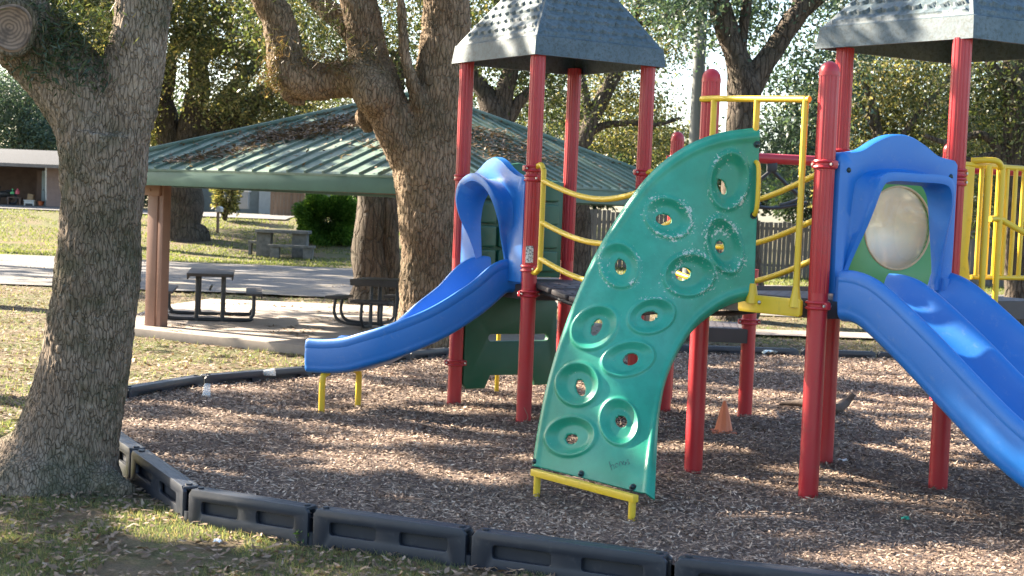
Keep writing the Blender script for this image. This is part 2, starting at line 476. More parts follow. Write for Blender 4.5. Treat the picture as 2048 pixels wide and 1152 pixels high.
# ------------------------------------------------------------------ light
w = bpy.data.worlds.new('World'); S.world = w; w.use_nodes = True
nt = w.node_tree; bg = nt.nodes['Background']
sky = nt.nodes.new('ShaderNodeTexSky'); sky.sky_type = 'NISHITA'; sky.sun_disc = False
SD = V((-.80, .44, .56)).normalized()
sky.sun_elevation = math.asin(SD.z); sky.sun_rotation = math.atan2(SD.x, SD.y)
sky.air_density = 1.0; sky.dust_density = 1.5; sky.ozone_density = 1.5
nt.links.new(sky.outputs[0], bg.inputs[0]); bg.inputs[1].default_value = .075
sl = bpy.data.lights.new('sun', 'SUN'); sl.energy = 5; sl.angle = R(.53); sl.color = (1, .87, .70)
so = bpy.data.objects.new('sun', sl); COL.objects.link(so); so.rotation_euler = SD.to_track_quat('Z', 'Y').to_euler()
so.location = (0, 0, 20)
S.view_settings.view_transform = 'Standard'; S.view_settings.look = 'None'; S.view_settings.gamma = 1
S.view_settings.exposure = 2.72
S.cycles.max_bounces = 6; S.cycles.transparent_max_bounces = 8; S.cycles.diffuse_bounces = 3


# ------------------------------------------------------------------ ground
def sheet(name, xs, ys, mat, zf, keep=None):
    mb = MB(); idx = {}
    for j, y in enumerate(ys):
        for i, x in enumerate(xs): mb.v.append(V((x, y, zf(x, y))))
    n = len(xs)
    for j in range(len(ys) - 1):
        for i in range(n - 1):
            if keep and not keep((xs[i] + xs[i + 1]) / 2, (ys[j] + ys[j + 1]) / 2): continue
            mb.f.append([j * n + i, j * n + i + 1, (j + 1) * n + i + 1, (j + 1) * n + i])
    return struct(name, mb, mat, merge=False, ang=80)
def fr(a, b, s):
    n = max(1, int(round((b - a) / s))); return [a + (b - a) * i / n for i in range(n + 1)]
def nz(x, y, s=1.0, k=0): return noise.noise(V((x * s, y * s, k)))
xs = fr(-400, -30, 60) + fr(-29, 30, .5) + fr(32, 400, 60)
ys = fr(-60, 4, 8) + fr(5, 30, .4) + fr(31, 70, 1) + fr(75, 600, 60)
sheet('lawn', xs, ys, 'lawn', lambda x, y: terr(x, y) + .03 * nz(x, y, .7) + .015 * nz(x, y, 2.3))

near = [G(*p, .04) for p in ((216, 856), (277, 899), (386, 976), (632, 1015), (946, 1058), (1347, 1112), (1800, 1163), (2300, 1215))]
back = [G(*p, .08) for p in ((246, 776), (400, 751), (620, 733), (815, 703), (895, 696), (1350, 690), (1600, 698), (1905, 710), (2300, 730))]
poly = [V((p.x, p.y, 0)) for p in near] + [V((9.5, 8.5, 0)), V((11.5, 14, 0))] + [V((p.x, p.y, 0)) for p in reversed(back)] + [V((-3.55, 12.6, 0)), V((-3.4, 11.8, 0))]
def inpoly(x, y, P=poly):
    c = False; n = len(P)
    for i in range(n):
        a, b = P[i], P[i - 1]
        if (a.y > y) != (b.y > y) and x < (b.x - a.x) * (y - a.y) / (b.y - a.y) + a.x: c = not c
    return c
def mz(x, y): return -.015 - .05 * math.exp(-((x + 1.95) ** 2 + (y - 13.1) ** 2) / .2) - .045 * math.exp(-((x - .4) ** 2 + (y - 9.0) ** 2) / .25) - .05 * math.exp(-((x - 3.6) ** 2 + (y - 7.6) ** 2) / .4) + .02 * nz(x, y, .8, 3) + .012 * nz(x, y, 3, 5)
sheet('mulch_bed', fr(-4.5, 13, .09), fr(5, 24, .09), 'mulch', mz, inpoly)
sheet('street', fr(-60, 60, 1.5), fr(31.0, 43.0, 1), 'dirt', lambda x, y: terr(x, y) + .035 + .02 * nz(x, y, .4))
sheet('driveway', fr(-40, -9, 1), fr(59.0, 66, .7), 'asphalt', lambda x, y: terr(x, y) + .05)
pth = MB()
a0, a1 = GT(1200, 664), GT(2300, 700)
dv = (a1 - a0).normalized(); nn_ = V((-dv.y, dv.x, 0))
rows = []
for s in (0, .5, 1.1):
    rows.append([V((p.x, p.y, terr(p.x, p.y) + .045)) for p in [a0 + dv * t + nn_ * s for t in fr(-3, 14, .5)]])
pth.grid(rows); struct('footpath', pth, 'concrete')

# ------------------------------------------------------------------ timbers round the mulch
def timber_mesh(L):
    mb = MB(); h = .30; t = .11
    # local x along, y outward, z up; front face plate with slots
    def op(x0, x1, z0, z1): return rrect(x0, z0, x1, z1, .018, 3)
    half = L / 2 - .02; base = [(-half, -.06), (-half, h - .03), (-half + .03, h), (half - .03, h), (half, h - .03), (half, -.06)]
    sl = []
    for x0, x1 in ((-half + .13, -.09), (.09, half - .13)):
        sl.append(op(x0, x1, h - .135, h - .065)); sl.append(op(x0, x1, .0, .05))
    for side in (1, -1):
        plate(mb, [base] + sl, .028, frame((0, side * (t / 2 - .014), 0), (1, 0, 0), (0, 0, 1)), .006)
    mb.box((0, 0, h / 2 - .04), (L - .07, t - .075, h - .03))
    mb.box((0, 0, h - .012), (L - .07, t - .02, .02), bev=.006)
    # interlocking knuckle and spike head
    mb.tube([(half + .012, 0, -.05), (half + .012, 0, .16)], .045, 14)
    mb.tube([(-half + .06, 0, h - .01), (-half + .06, 0, h + .008)], .022, 12)
    mb.tube([(half - .06, 0, h - .01), (half - .06, 0, h + .008)], .022, 12)
    for x in (-.3 * L, .02, .33 * L): mb.ball((x, t / 2 + .001, .12), .008, seg=8, rings=5)
    return mb
TM = {}
tlist = []
def place_timber(a, b, ztop):
    d = b - a; L = d.length; k = round(L / 1.2, 1)
    if k not in TM:
        me0 = timber_mesh(1.2).build('border_timber', 'black'); TM[k] = me0.data; o = me0
    else:
        o = bpy.data.objects.new('border_timber', TM[k]); COL.objects.link(o)
    o.scale = (L / 1.2, 1, 1); m = (a + b) / 2
    o.rotation_euler = (0, 0, math.atan2(d.y, d.x)); o.location = (m.x, m.y, ztop - .30)
    tlist.append(o); return o
lab_near = ['short black plastic border timber end poking out behind the big trunk\'s base', 'black plastic border timber slanting down beside the big oak\'s roots',
            'black slotted border timber with a small weed at its middle foot', 'black slotted border timber with grass tuft, left of the frame\'s lowest green weed gap',
            'black slotted border timber right below the climbing wall', 'black border timber in the bottom right corner of the photo', 'black border timber beyond the bottom right corner']
lab_near[3] = 'black slotted border timber between the bright green weed and the climbing wall'
for i in range(len(near) - 1):
    if i == 6: continue
    o = place_timber(near[i], near[i + 1], .045)
    tag(o, lab_near[i], 'border timber', 'border timbers along the front of the mulch bed')
lf = place_timber(V((-3.45, 11.6, 0)), near[0], .045); tag(lf, 'black border timber hidden behind the big oak trunk', 'border timber', 'border timbers along the front of the mulch bed')
bl = [V((-3.6, 12.3, 0))] + back
segs = []
for i in range(len(bl) - 1):
    a, b = bl[i], bl[i + 1]; n = max(1, round((b - a).length / 1.22))
    for k in range(n): segs.append((a.lerp(b, k / n), a.lerp(b, (k + 1) / n)))
camf = lambda P: 1024 + F / (P - O).dot(fw) * (P - O).dot(rt)
for a, b in segs:
    m = camf((a + b) / 2)
    if m > 2120: continue
    o = place_timber(a, b, .085)
    l = 'black back border timber hidden behind the wide blue slide'
    for lim, t_ in ((250, 'black back border timber partly hidden by the big oak trunk'), (400, 'black back border timber just right of the big oak trunk'), (600, 'black back border timber with the sideways clear cup by it'),
                    (720, 'black back border timber behind the tip and legs of the small curved slide'), (810, 'black back border timber under the small curved slide, left of the middle oak'), (905, 'black back border timber at the middle oak\'s foot'),
                    (1050, 'black back border timber behind the dark green lower panel'), (1200, 'black back border timber behind the climbing wall\'s left edge'), (1340, 'black back border timber hidden by the climbing wall'),
                    (1560, 'black back border timber with a pale scrap lying against it'), (1750, 'black back border timber behind the pair of large red posts')):
        if m < lim: l = t_; break
    tag(o, l, 'border timber', 'border timbers along the back of the mulch bed')

# ------------------------------------------------------------------ loose ground cover
rg = np.random.default_rng(5)
def scatter(n, x0, x1, y0, y1, test, zf, dens=None):
    x = rg.uniform(x0, x1, n); 
    u = rg.uniform(0, 1, n); y = y0 * (y1 / y0) ** u      # denser towards the viewer
    out = [(a, b, zf(a, b)) for a, b in zip(x, y) if abs(a) < .385 * b + .4 and test(a, b)]
    return np.array(out)
P = scatter(360000, -4.4, 7, 6.4, 21, inpoly, lambda x, y: mz(x, y) + .006)
P[:, 2] += rg.uniform(0, .018, len(P))
sc = (P[:, 1] / 9) ** .55
o = quads('wood_chips', P, rg.uniform(.018, .058, len(P)) * sc, rg.uniform(.005, .014, len(P)) * sc, 'chips', 1, flat=.78)
tag(o, 'loose brown bark mulch chips covering the play area', 'mulch', kind='stuff')
inside = lambda x, y: not inpoly(x, y)
slabpoly = []
def lawnok(x, y): return not inpoly(x, y) and not (slabpoly and inpoly(x, y, slabpoly))
# ------------------------------------------------------------------ pavilion
th = R(31); e1 = V((math.cos(th), -math.sin(th), 0)); e2 = V((math.sin(th), math.cos(th), 0))
PF = V((-1.0, 18.9, 0)); s1 = 6.35; s2 = 8.3
cor = {'L': PF - e1 * s1, 'F': PF, 'R': PF + e2 * s2, 'B': PF + e2 * s2 - e1 * s1}
slz = -.20
ctr = (cor['L'] + cor['R']) / 2
def ins(p, d):
    q = V(p)
    sx = 1 if (p - ctr).dot(e1) < 0 else -1; sy = 1 if (p - ctr).dot(e2) < 0 else -1
    return q + e1 * sx * d + e2 * sy * d
sb = MB(); sp_ = [ins(cor[k], .28) for k in 'LFRB'] + [G(420, 597, slz), G(318, 612, slz)]
slabpoly += sp_
plate(sb, [[(p.x, p.y) for p in sp_]], .2, Matrix.Translation((0, 0, slz - .1)), .015)
struct('pavilion_slab', sb, 'concrete')
pav = thing('picnic_pavilion', (ctr.x, ctr.y, slz), 'open picnic pavilion with green metal hip roof and brown columns', 'pavilion')
ze = 2.13; za = 3.55
apex = V((ctr.x, ctr.y, za))
def rface(a, b, mb, seam):
    A = V((a.x, a.y, ze)); B = V((b.x, b.y, ze)); n = 1
    mb.add([A, B, apex], [[0, 1, 2]]); mb.add([A - V((0, 0, .03)), B - V((0, 0, .03)), apex - V((0, 0, .03))], [[0, 1, 2]])
    mb.add([A, B, B - V((0, 0, .03)), A - V((0, 0, .03))], [[0, 1, 2, 3]])
    d = (B - A); L = d.length; d.normalize(); m = (A + B) / 2; upv = (apex - m); k = int(L / .29)
    up_ = V(upv)
    up_ -= d * up_.dot(d)
    for i in range(k + 1):
        s = L * i / k
        t = (s / (L * .5)) if s < L / 2 else (L - s) / (L / 2)
        if t < .02: t = .02
        p = A + d * s; q = p + up_ * t
        nrm = d.cross(up_).normalized()
        w_ = d * .014
        hh = nrm * .032
        mb.add([p - w_, p + w_, p + w_ * .6 + hh, p - w_ * .6 + hh, q - w_, q + w_, q + w_ * .6 + hh, q - w_ * .6 + hh],
               [[0, 1, 2, 3], [4, 7, 6, 5], [0, 4, 5, 1], [1, 5, 6, 2], [2, 6, 7, 3], [3, 7, 4, 0]])
rm = MB()
for a, b in ('LF', 'FR', 'RB', 'BL'): rface(cor[a], cor[b], rm, .3)
roof = rm.build('roof', 'mroof', pav, ang=20, merge=False)
hm = MB()
for k in 'LFRB': hm.tube([V((cor[k].x, cor[k].y, ze + .02)), apex + V((0, 0, .03))], .045, 8)
hm.build('ridge_cap', 'mroof', roof)
fm = MB()
for a, b in ('LF', 'FR', 'RB', 'BL'):
    p, q = ins(cor[a], .05), ins(cor[b], .05); d = (q - p)
    fm.box(((p + q) / 2) + V((0, 0, ze - .125)), (d.length, .05, .22), Matrix.Rotation(math.atan2(d.y, d.x), 3, 'Z'), .005)
fm.build('fascia', 'fascia', pav)
for k in 'LFRB':
    p = ins(cor[k], .80); rot = Matrix.Rotation(-th, 3, 'Z')
    cm = MB()
    q = p
    cm.box(V((p.x, p.y, (slz + ze) / 2 - .06)), (.20, .20, ze - slz - .12), rot, .008)
    cm.box(V((p.x, p.y, 0)) + e1 * .147 + V((0, 0, (slz + ze) / 2 - .06)), (.10, .16, ze - slz - .12), rot, .006)
    c_ = cm.build('column', 'column', pav)
    b_ = MB(); b_.box(V((p.x, p.y, ze - .30)), (.30, .24, .16), rot, .006)
    b_.tube([V((p.x, p.y, ze - .3)) - e2 * .13 - e1 * .05, V((p.x, p.y, ze - .3)) - e2 * .12 - e1 * .05], .025, 10)
    b_.build('bracket', 'column', c_)
# beams under the roof
bmm = MB()
for a, b in ('LF', 'FR', 'RB', 'BL'):
    p, q = ins(cor[a], .80), ins(cor[b], .80); d = q - p
    bmm.box(((p + q) / 2) + V((0, 0, ze - .10)), (d.length, .10, .18), Matrix.Rotation(math.atan2(d.y, d.x), 3, 'Z'))
bmm.build('beam', 'column', pav)
# leaf litter lying on the roof
def on_roof(a, b, n, lo, hi, cs, cw, seed):
    A = V((a.x, a.y, ze)); B = V((b.x, b.y, ze)); g = random.Random(seed); o = []
    for i in range(n):
        t = g.uniform(lo, hi); s = cs(t) + g.gauss(0, cw)
        s = min(max(s, t / 2 + .02), 1 - t / 2 - .02)
        base = A.lerp(B, s); m = (A + B) / 2; u_ = apex - m; p = base + u_ * t; p.z += .02 + g.random() * .03; o.append(p)
    return o
L1 = on_roof(cor['L'], cor['F'], 4200, .35, .8, lambda t: .18 + .55 * t + .0, .07, 1) + on_roof(cor['L'], cor['F'], 700, .25, .45, lambda t: .78, .07, 2) + on_roof(cor['L'], cor['F'], 1100, .05, .4, lambda t: .25 + .4 * t, .04, 12) \
   + on_roof(cor['L'], cor['F'], 500, .0, .9, lambda t: .5, .3, 3) + on_roof(cor['F'], cor['R'], 2200, .2, .6, lambda t: .40, .10, 4) + on_roof(cor['F'], cor['R'], 500, 0, .9, lambda t: .5, .3, 6)
P_ = np.array([tuple(p) for p in L1]); rr_ = np.random.default_rng(3)
o = quads('roof_leaf_litter', P_, rr_.uniform(.05, .11, len(P_)), rr_.uniform(.02, .045, len(P_)), 'litter', 4, flat=.8)
tag(o, 'brown fallen leaves lying along the seams of the green pavilion roof', 'leaf litter', kind='stuff')
st = MB(); q0 = on_roof(cor['L'], cor['F'], 1, .62, .62, lambda t: .50, 0, 1)[0]
st.tube([q0, q0 + e1 * .35 + V((0, 0, .08)), q0 + e1 * .75 + V((0, 0, .12)), q0 + e1 * 1.1 + V((0, 0, .05))], [.04, .045, .035, .02], 8, smooth=5)
tag(st.build('fallen_branch', 'stick'), 'curved dead branch lying on the pavilion roof among leaves', 'branch')

# ------------------------------------------------------------------ picnic tables
def perf(mb, x0, y0, x1, y1, z, th_):
    mb.box(((x0 + x1) / 2, (y0 + y1) / 2, z), (x1 - x0, y1 - y0, th_), bev=.012)
def long_table(loc, rz, label):
    t = thing('picnic_table', (0, 0, 0), label, 'picnic table', 'picnic tables under the pavilion')
    m = MB(); perf(m, -.36, -.9, .36, .9, .74, .05)
    m.box((-.345, 0, .70), (.02, 1.78, .07), bev=.006); m.box((.345, 0, .70), (.02, 1.78, .07), bev=.006)
    m.build('table_top', 'seat', t)
    for s in (-1, 1):
        m = MB(); perf(m, s * .69 - .13, -.9, s * .69 + .13, .9, .45, .04); m.box((s * .69 + s * .12, 0, .42), (.02, 1.78, .06), bev=.006)
        m.build('seat', 'seat', t)
    for y in (-.62, .62):
        m = MB()
        m.tube([(-.69, y, .43), (-.69, y, .16), (-.65, y, .07), (-.55, y, .03), (.55, y, .03), (.65, y, .07), (.69, y, .16), (.69, y, .43)], .03, 10, smooth=4)
        for x in (-.2, .2):
            m.tube([(x, y, .03), (x, y, .72)], .03, 10)
            m.tube([(x, y, .0), (x, y, .09)], .036, 10)
        m.build('frame', 'metalblk', t)
    m = MB(); m.tube([(0, -.62, .5), (0, .62, .5)], .02, 8); m.build('brace', 'metalblk', t)
    t.location = loc; t.rotation_euler.z = rz; return t
def square_table(loc, rz, label):
    t = thing('picnic_table', (0, 0, 0), label, 'picnic table', 'picnic tables under the pavilion')
    m = MB(); perf(m, -.5, -.45, .5, .45, .75, .05); m.box((0, -.44, .71), (.98, .02, .07), bev=.006); m.box((0, .44, .71), (.98, .02, .07), bev=.006)
    m.build('table_top', 'seat', t)
    for a in range(4):
        rot = Matrix.Rotation(a * math.pi / 2, 4, 'Z')
        m = MB(); m.box((.82, 0, .46), (.26, .62, .045), bev=.012); s_ = MB(); s_.add(m.v, m.f, rot); s_.build('seat', 'seat', t)
        m = MB()
        for y in (-.16, .16):
            m.tube([(.82, y, .44), (.84, y, .22), (.74, y, .08), (.5, y * 1.2, .05), (.22, y * 1.3, .05)], .026, 8, smooth=4)
            m.tube([(.22, y * 1.3, .02), (.22, y * 1.3, .74)], .026, 8)
        s_ = MB(); s_.add(m.v, m.f, rot); s_.build('frame', 'metalblk', t)
    t.location = loc; t.rotation_euler.z = rz; return t
p = G(417, 642, slz); long_table((p.x - .10, p.y + .62, slz), R(10), 'long dark picnic table seen end-on beside the left pavilion column')
p = G(752, 665, slz); square_table((p.x + .10, p.y + .86, slz), R(-13), 'square dark picnic table with four seats left of the middle oak')
# ------------------------------------------------------------------ play structure
PS = thing('play_structure', (1.9, 11, 0), 'red, yellow, blue and teal playground set with two roofed towers, slides and a climbing wall', 'playground set')
Z = V((0, 0, 1))
def xy(x, y, z=0): return V((x, y, z))
pA, pB, pD, pC = xy(-.48, 13.43), xy(.14, 12.48), xy(1.10, 13.06), xy(.50, 14.00)
p1, p3, p4, p2 = xy(1.96, 9.59), xy(2.95, 10.13), xy(1.31, 10.36), xy(2.35, 10.98)
p5, p6 = xy(3.42, 11.72), xy(3.95, 10.70)
uA = (pD - pB).normalized(); vA = (pB - pA).normalized()
uR = (p3 - p1).normalized(); vR = (p1 - p4).normalized()
DZ1 = 1.12; DZ2 = 1.25; ZE = 3.06; RP = .0635
def flute(a, t):
    return 1 - .08 * (0.5 + .5 * math.cos(a * 12)) ** 4
def post(p, top, clamps=(), dome=False, fl=1.3, lean=0):
    m = MB()
    m.tube([p + Z * -.1, p + Z * fl], RP, 28)
    m.tube([p + Z * fl, p + Z * (fl + .01), p + Z * (top - (.07 if dome else 0))], [RP * 1.0, RP * 1.015, RP * 1.015], 48, prof=flute)
    if dome:
        rs = []
        for i in range(7):
            a = i / 6 * math.pi / 2
            rs.append([p + V((math.cos(k / 24 * 6.2832) * RP * 1.02 * math.cos(a), math.sin(k / 24 * 6.2832) * RP * 1.02 * math.cos(a), top - .075 + .07 * math.sin(a))) for k in range(24)])
        m.loop(rs); m.tube([p + Z * (top - .10), p + Z * (top - .075)], RP * 1.05, 28)
    o = m.build('post', 'red', PS, ang=35)
    for z, ang in clamps:
        c = MB()
        for dz in (-.018, .018):
            c.tube([p + Z * (z + dz) + V((math.cos(a) * RP * 1.08, math.sin(a) * RP * 1.08, 0)) for a in [k / 24 * 6.2832 for k in range(24)]], .011, 8, closed=True)
        c.tube([p + Z * (z - .022), p + Z * (z + .022)], RP * 1.07, 28)
        for s in (0, math.pi):
            d = V((math.cos(ang + s), math.sin(ang + s), 0)); q = p + d * (RP * 1.08 + .008)
            c.box(q + Z * z, (.045, .04, .045), Matrix.Rotation(ang, 3, 'Z'), .006)
        c.build('clamp', 'red', o)
        for s in (0, math.pi):
            b = MB(); d = V((math.cos(ang + s), math.sin(ang + s), 0)); n_ = V((-d.y, d.x, 0)); q = p + d * (RP * 1.1 + .014) + Z * z
            b.tube([q - n_ * .032, q + n_ * .032], .009, 8)
            b.build('bolt', 'steel', o)
    return o
va = math.atan2(vA.y, vA.x); ua = math.atan2(uA.y, uA.x)
oA = post(pA, ZE + .02, [(2.02, va), (.36, 0.1)])
oB = post(pB, ZE + .02, [(2.10, ua), (2.02, va), (1.27, va), (1.06, ua)])
oC = post(pC, ZE + .02, [(1.05, ua)])
oD = post(pD, ZE + .02, [(2.12, ua), (1.05, va)])
post(p1, 2.78, [(2.12, va), (1.22, va)], dome=True)
post(p4, 2.78, [(2.18, va), (1.22, ua)], dome=True)
post(p2, ZE - .04, [(2.26, ua), (1.22, ua)])
post(p3, ZE - .04, [(2.12, ua), (2.06, ua), (1.22, ua)])
post(p5, ZE - .04, [(1.2, ua)])
post(p6, ZE - .04, [(1.2, ua)])
for q, tp in ((xy(1.53, 14.45), 2.57), (xy(4.33, 15.1), 2.60), (xy(4.85, 13.2), 2.5)): post(q, tp, [(tp - .26, 0)], dome=True)
post(xy(2.13, 13.38), 1.28, [(.84, 0)])
post(xy(1.42, 13.55), .86, [(.75, 0)])
# label decal on the front left post
d = MB(); ang0 = math.atan2(-12.48, -.14)
rows = [[pB + V((math.cos(ang0 + a) * RP * 1.035, math.sin(ang0 + a) * RP * 1.035, z)) for a in (-.62, -.4, -.2, 0, .2, .4)] for z in (1.32, 1.46)]
d.grid(rows)
def decal_mat():
    m, nt, b, tc = newmat('worn_sticker'); n = tex(nt, tc, 'noise', 70, detail=3)
    nt.links.new(ramp(nt, n, [(.44, (.12, .13, .13)), (.5, (.6, .6, .55)), (.7, (.7, .7, .66))]), b.inputs['Base Color']); return m
M['decal'] = decal_mat(); d.build('sticker', 'decal', oB)

# canopies
def canopy(c, u, v, half, ze, h):
    m = MB(); cc = V((c.x, c.y, 0)); cs = [(-1, -1), (1, -1), (1, 1), (-1, 1)]
    P = lambda a, b, z, k=1.0: cc + u * (a * k) + v * (b * k) + Z * z
    N = 90; MR = 90
    for q in range(4):
        a0, b0 = cs[q]; a1, b1 = cs[(q + 1) % 4]
        rows = []
        for j in range(MR + 1):
            t = j / MR
            # slightly flared profile
            k = half * (1 - t) * (1 + .03 * math.sin(math.pi * t)); z = ze + .16 + h * t
            row = []
            for i in range(N + 1):
                s = i / N; x = (a0 + (a1 - a0) * s) * k; y = (b0 + (b1 - b0) * s) * k
                base = cc + u * x + v * y + Z * z
                # shingle relief
                nrm = (u * (a0 + a1) + v * (b0 + b1)).normalized() * .62 + Z * .78
                wdt = (2 * s - 1) * k      # metres from the centre line
                hgt = t * h * 1.3
                rowi = math.floor(hgt / .10); fy = hgt / .10 - rowi
                cell = (wdt + (.055 if rowi % 2 else 0)) / .11; fx = cell - math.floor(cell)
                edge = min(fx, 1 - fx) * 2
                scal = .35 * (1 - math.sqrt(max(0, 1 - (fx * 2 - 1) ** 2)))
                r_ = 0
                if .03 < t < .93 and .04 < s < .96:
                    f2 = fy - scal
                    r_ = .020 * (1 - min(1, abs(f2) * 1.0)) if f2 >= 0 else -.004
                    r_ += .004 * noise.noise(base * 9)
                row.append(base + nrm * r_)
            rows.append(row)
        m.grid(rows)
    for k0, z0, k1, z1 in ((.99, .165, 1.02, .155), (1.02, .155, 1.05, 0), (1.05, 0, 1.0, 0), (1.0, 0, .97, .13), (.97, .13, .5, .13 + h * .45), (.5, .13 + h * .45, .02, h * .95)):
        m.loop([[P(a * half, b * half, ze + z0, k0) for a, b in cs], [P(a * half, b * half, ze + z1, k1) for a, b in cs]])
    return m.build('canopy_roof', 'canopy', PS, ang=50)
cA = (pA + pB + pC + pD) / 4
canopy(cA, uA, vA, .635, ZE - .03, .92)
cR = (p3 + p2 + p3 + (p3 - p1)) / 4 + (p2 + (p3 - p1)) / 4
cR = (p2 + p3) / 2 + uR * .55
canopy(cR - uR * .0, uR, vR, .625, ZE - .05, .88)

# decks
def deckplate(P4_, z, lab=None):
    m = MB(); a, b, c, d = P4_
    e = (b - a).normalized(); f = (c - b).normalized(); W_ = (b - a).length; D_ = (c - b).length
    holes = []
    for i in range(9):
        for j in range(9): holes.append(ell(W_ * (i + 1) / 10, D_ * (j + 1) / 10, .014, .014, 8))
    mt = frame(a, e, f); mt.translation = a + Z * z
    plate(m, [[(0, 0), (W_, 0), (W_, D_), (0, D_)]] + holes, .012, mt, .001)
    for s, t_ in ((a, b), (b, c), (c, d), (d, a)):
        dd = t_ - s; m.box((s + t_) / 2 + Z * (z - .06), (dd.length, .02, .12), Matrix.Rotation(math.atan2(dd.y, dd.x), 3, 'Z'))
    return m.build('deck', 'deck', PS)
def shrink(Q, k):
    c = sum(Q, V()) / len(Q); return [c + (q - c) * k for q in Q]
deckplate(shrink([pA, pB, pD, pC], .9), DZ1)
deckplate(shrink([p4, p1, p3, p2], .92), DZ2)
deckplate(shrink([p2, p3, p6, p5], .92), DZ2)
# sagging bridge between the towers
bm_ = MB(); n = 9
bs = (pB + pD) / 2; be = (p4 + p2) / 2; wdir = (pD - pB).normalized(); bd = (be - bs)
for i in range(n):
    t = (i + .5) / n; c = bs + bd * t; z = DZ1 + (DZ2 - DZ1) * t - .16 * math.sin(math.pi * t) + .02
    sl = -(.16 * math.pi * math.cos(math.pi * t) - (DZ2 - DZ1)) / bd.length
    fx = (bd.normalized() + Z * sl).normalized()
    mt = frame(c + Z * z, wdir, fx)
    mt = Matrix((wdir, fx, wdir.cross(fx))).transposed().to_4x4(); mt.translation = c + Z * z
    hl = [ell(-.42 + .105 * k, -.055 + .11 * r_ + .0, .015, .015, 8) for k in range(9) for r_ in range(2)]
    plate(bm_, [rrect(-.52, -.12, .52, .12, .02)] + hl, .04, mt, .004)
bm_.build('bridge', 'deck', PS)
for s in (-.45, .45):
    m = MB(); m.tube([bs + wdir * s + bd * t + Z * (DZ1 + (DZ2 - DZ1) * t - .16 * math.sin(math.pi * t) - .035) for t in fr(0, 1, .1)], .02, 8)
    m.build('bridge_cable', 'metalblk', PS)

# guard rails of the bridge
def rail_side(a, b, za, zb, side, flip):
    m = MB(); d = (b - a).normalized()
    A = a + d * .17; B = b - d * .17
    for q, hh, k in ((A, 0, 1), (B, 0, -1)):
        zz = za if k == 1 else zb
        m.tube([q - d * k * .13 + Z * (zz + .99), q - d * k * .05 + Z * (zz + 1.01), q - d * k * .01 + Z * (zz + .97), q + Z * (zz + .9), q + Z * (zz + .22), q - d * k * .02 + Z * (zz + .15), q - d * k * .07 + Z * (zz + .12), q - d * k * .13 + Z * (zz + .13)], .0225, 12, smooth=5)
    for h in (.88, .54, .24):
        pts = []
        for t in fr(0, 1, .05):
            c = A.lerp(B, t); z = (za + (zb - za) * t) + h - .20 * math.sin(math.pi * t); pts.append(c + Z * z)
        m.tube(pts, .0225, 12)
    return m.build('guard_rail', 'yellow', PS)
rail_side(pB, p4, DZ1, DZ2, 1, 0)
rail_side(pD, p2, DZ1, DZ2, 1, 0)

# yellow entry frame between the two domed posts
m = MB(); mid = (p1 + p4) / 2; fa = p4 + vR * .07; fb = p1 - vR * .07
m.tube([p4 - uR * .075 - vR * .0 + Z * 2.56, p4 - uR * .08 + vR * .1 + Z * 2.56, p1 - uR * .08 - vR * .07 + Z * 2.53], .021, 12)
off = -uR * .08
vt = {}
for k, q in (('a', fa.lerp(fb, .06)), ('m', fa.lerp(fb, .50)), ('b', fa.lerp(fb, .965))):
    vt[k] = q
    m.tube([q + off + Z * (1.22), q + off + Z * 2.55], .021, 12)
m.build('entry_frame', 'yellow', PS)
m = MB(); q = vt['m'] + off; dd = (vt['b'] - vt['m'])
mt = frame(vt['m'].lerp(vt['b'], .5) + off + Z * 1.20, vR, Z)
plate(m, [rrect(-dd.length / 2 - .07, -.06, dd.length / 2 + .05, .055, .02)], .03, mt, .004)
for t in (.1, 1): m.tube([vt['m'].lerp(vt['b'], t) + off + Z * 1.2, vt['m'].lerp(vt['b'], t) + off + Z * 1.33], [.045, .022], 12)
fp = m.build('foot_plate', 'yellow', PS)
m = MB()
for t in (.3, .99):
    m = MB(); m.ball(vt['m'].lerp(vt['b'], t) + off - uR * .018 + Z * 1.21, .014, seg=10, rings=6); m.build('bolt', 'steel', fp)
m = MB(); a = vt['m'] + off + vR * .0 - uR * 0
m.tube([a + Z * 2.13, a + vR * .06 - uR * .03 + Z * 2.12, a + vR * .085 - uR * .04 + Z * 2.05, a + vR * .085 - uR * .04 + Z * 1.86, a + vR * .06 - uR * .03 + Z * 1.79, a + Z * 1.78], .016, 10, smooth=5)
m.build('grab_handle', 'yellow', PS)

# ---------------- climbing wall
def arcfit(P, n):
    Q = spl([V((x, y, 0)) for x, y in P], 14); d = [0]
    for i in range(1, len(Q)): d.append(d[-1] + (Q[i] - Q[i - 1]).length)
    out = []; k = 0
    for i in range(n + 1):
        s = d[-1] * i / n
        while k < len(d) - 2 and d[k + 1] < s: k += 1
        f = (s - d[k]) / max(1e-9, d[k + 1] - d[k]); out.append(Q[k].lerp(Q[k + 1], min(1, max(0, f))))
    return out
NS, NT = 260, 110
outer = arcfit([(1058, 930), (1078, 812), (1103, 715), (1136, 620), (1180, 520), (1235, 428), (1300, 345), (1370, 292), (1440, 265), (1520, 254)], NS)
inner = arcfit([(1305, 991), (1313, 905), (1322, 830), (1336, 765), (1358, 712), (1390, 663), (1428, 630), (1468, 609), (1508, 600)], NS)
DO = lambda s: G(1062, 945, .05).y + (mid.y - .07 - G(1062, 945, .05).y) * (s ** .9)
DI = lambda s: G(1290, 1003, .05).y + (mid.y - .07 - G(1290, 1003, .05).y) * (1 - (1 - s) ** 1.6)
base = []; IMG = []
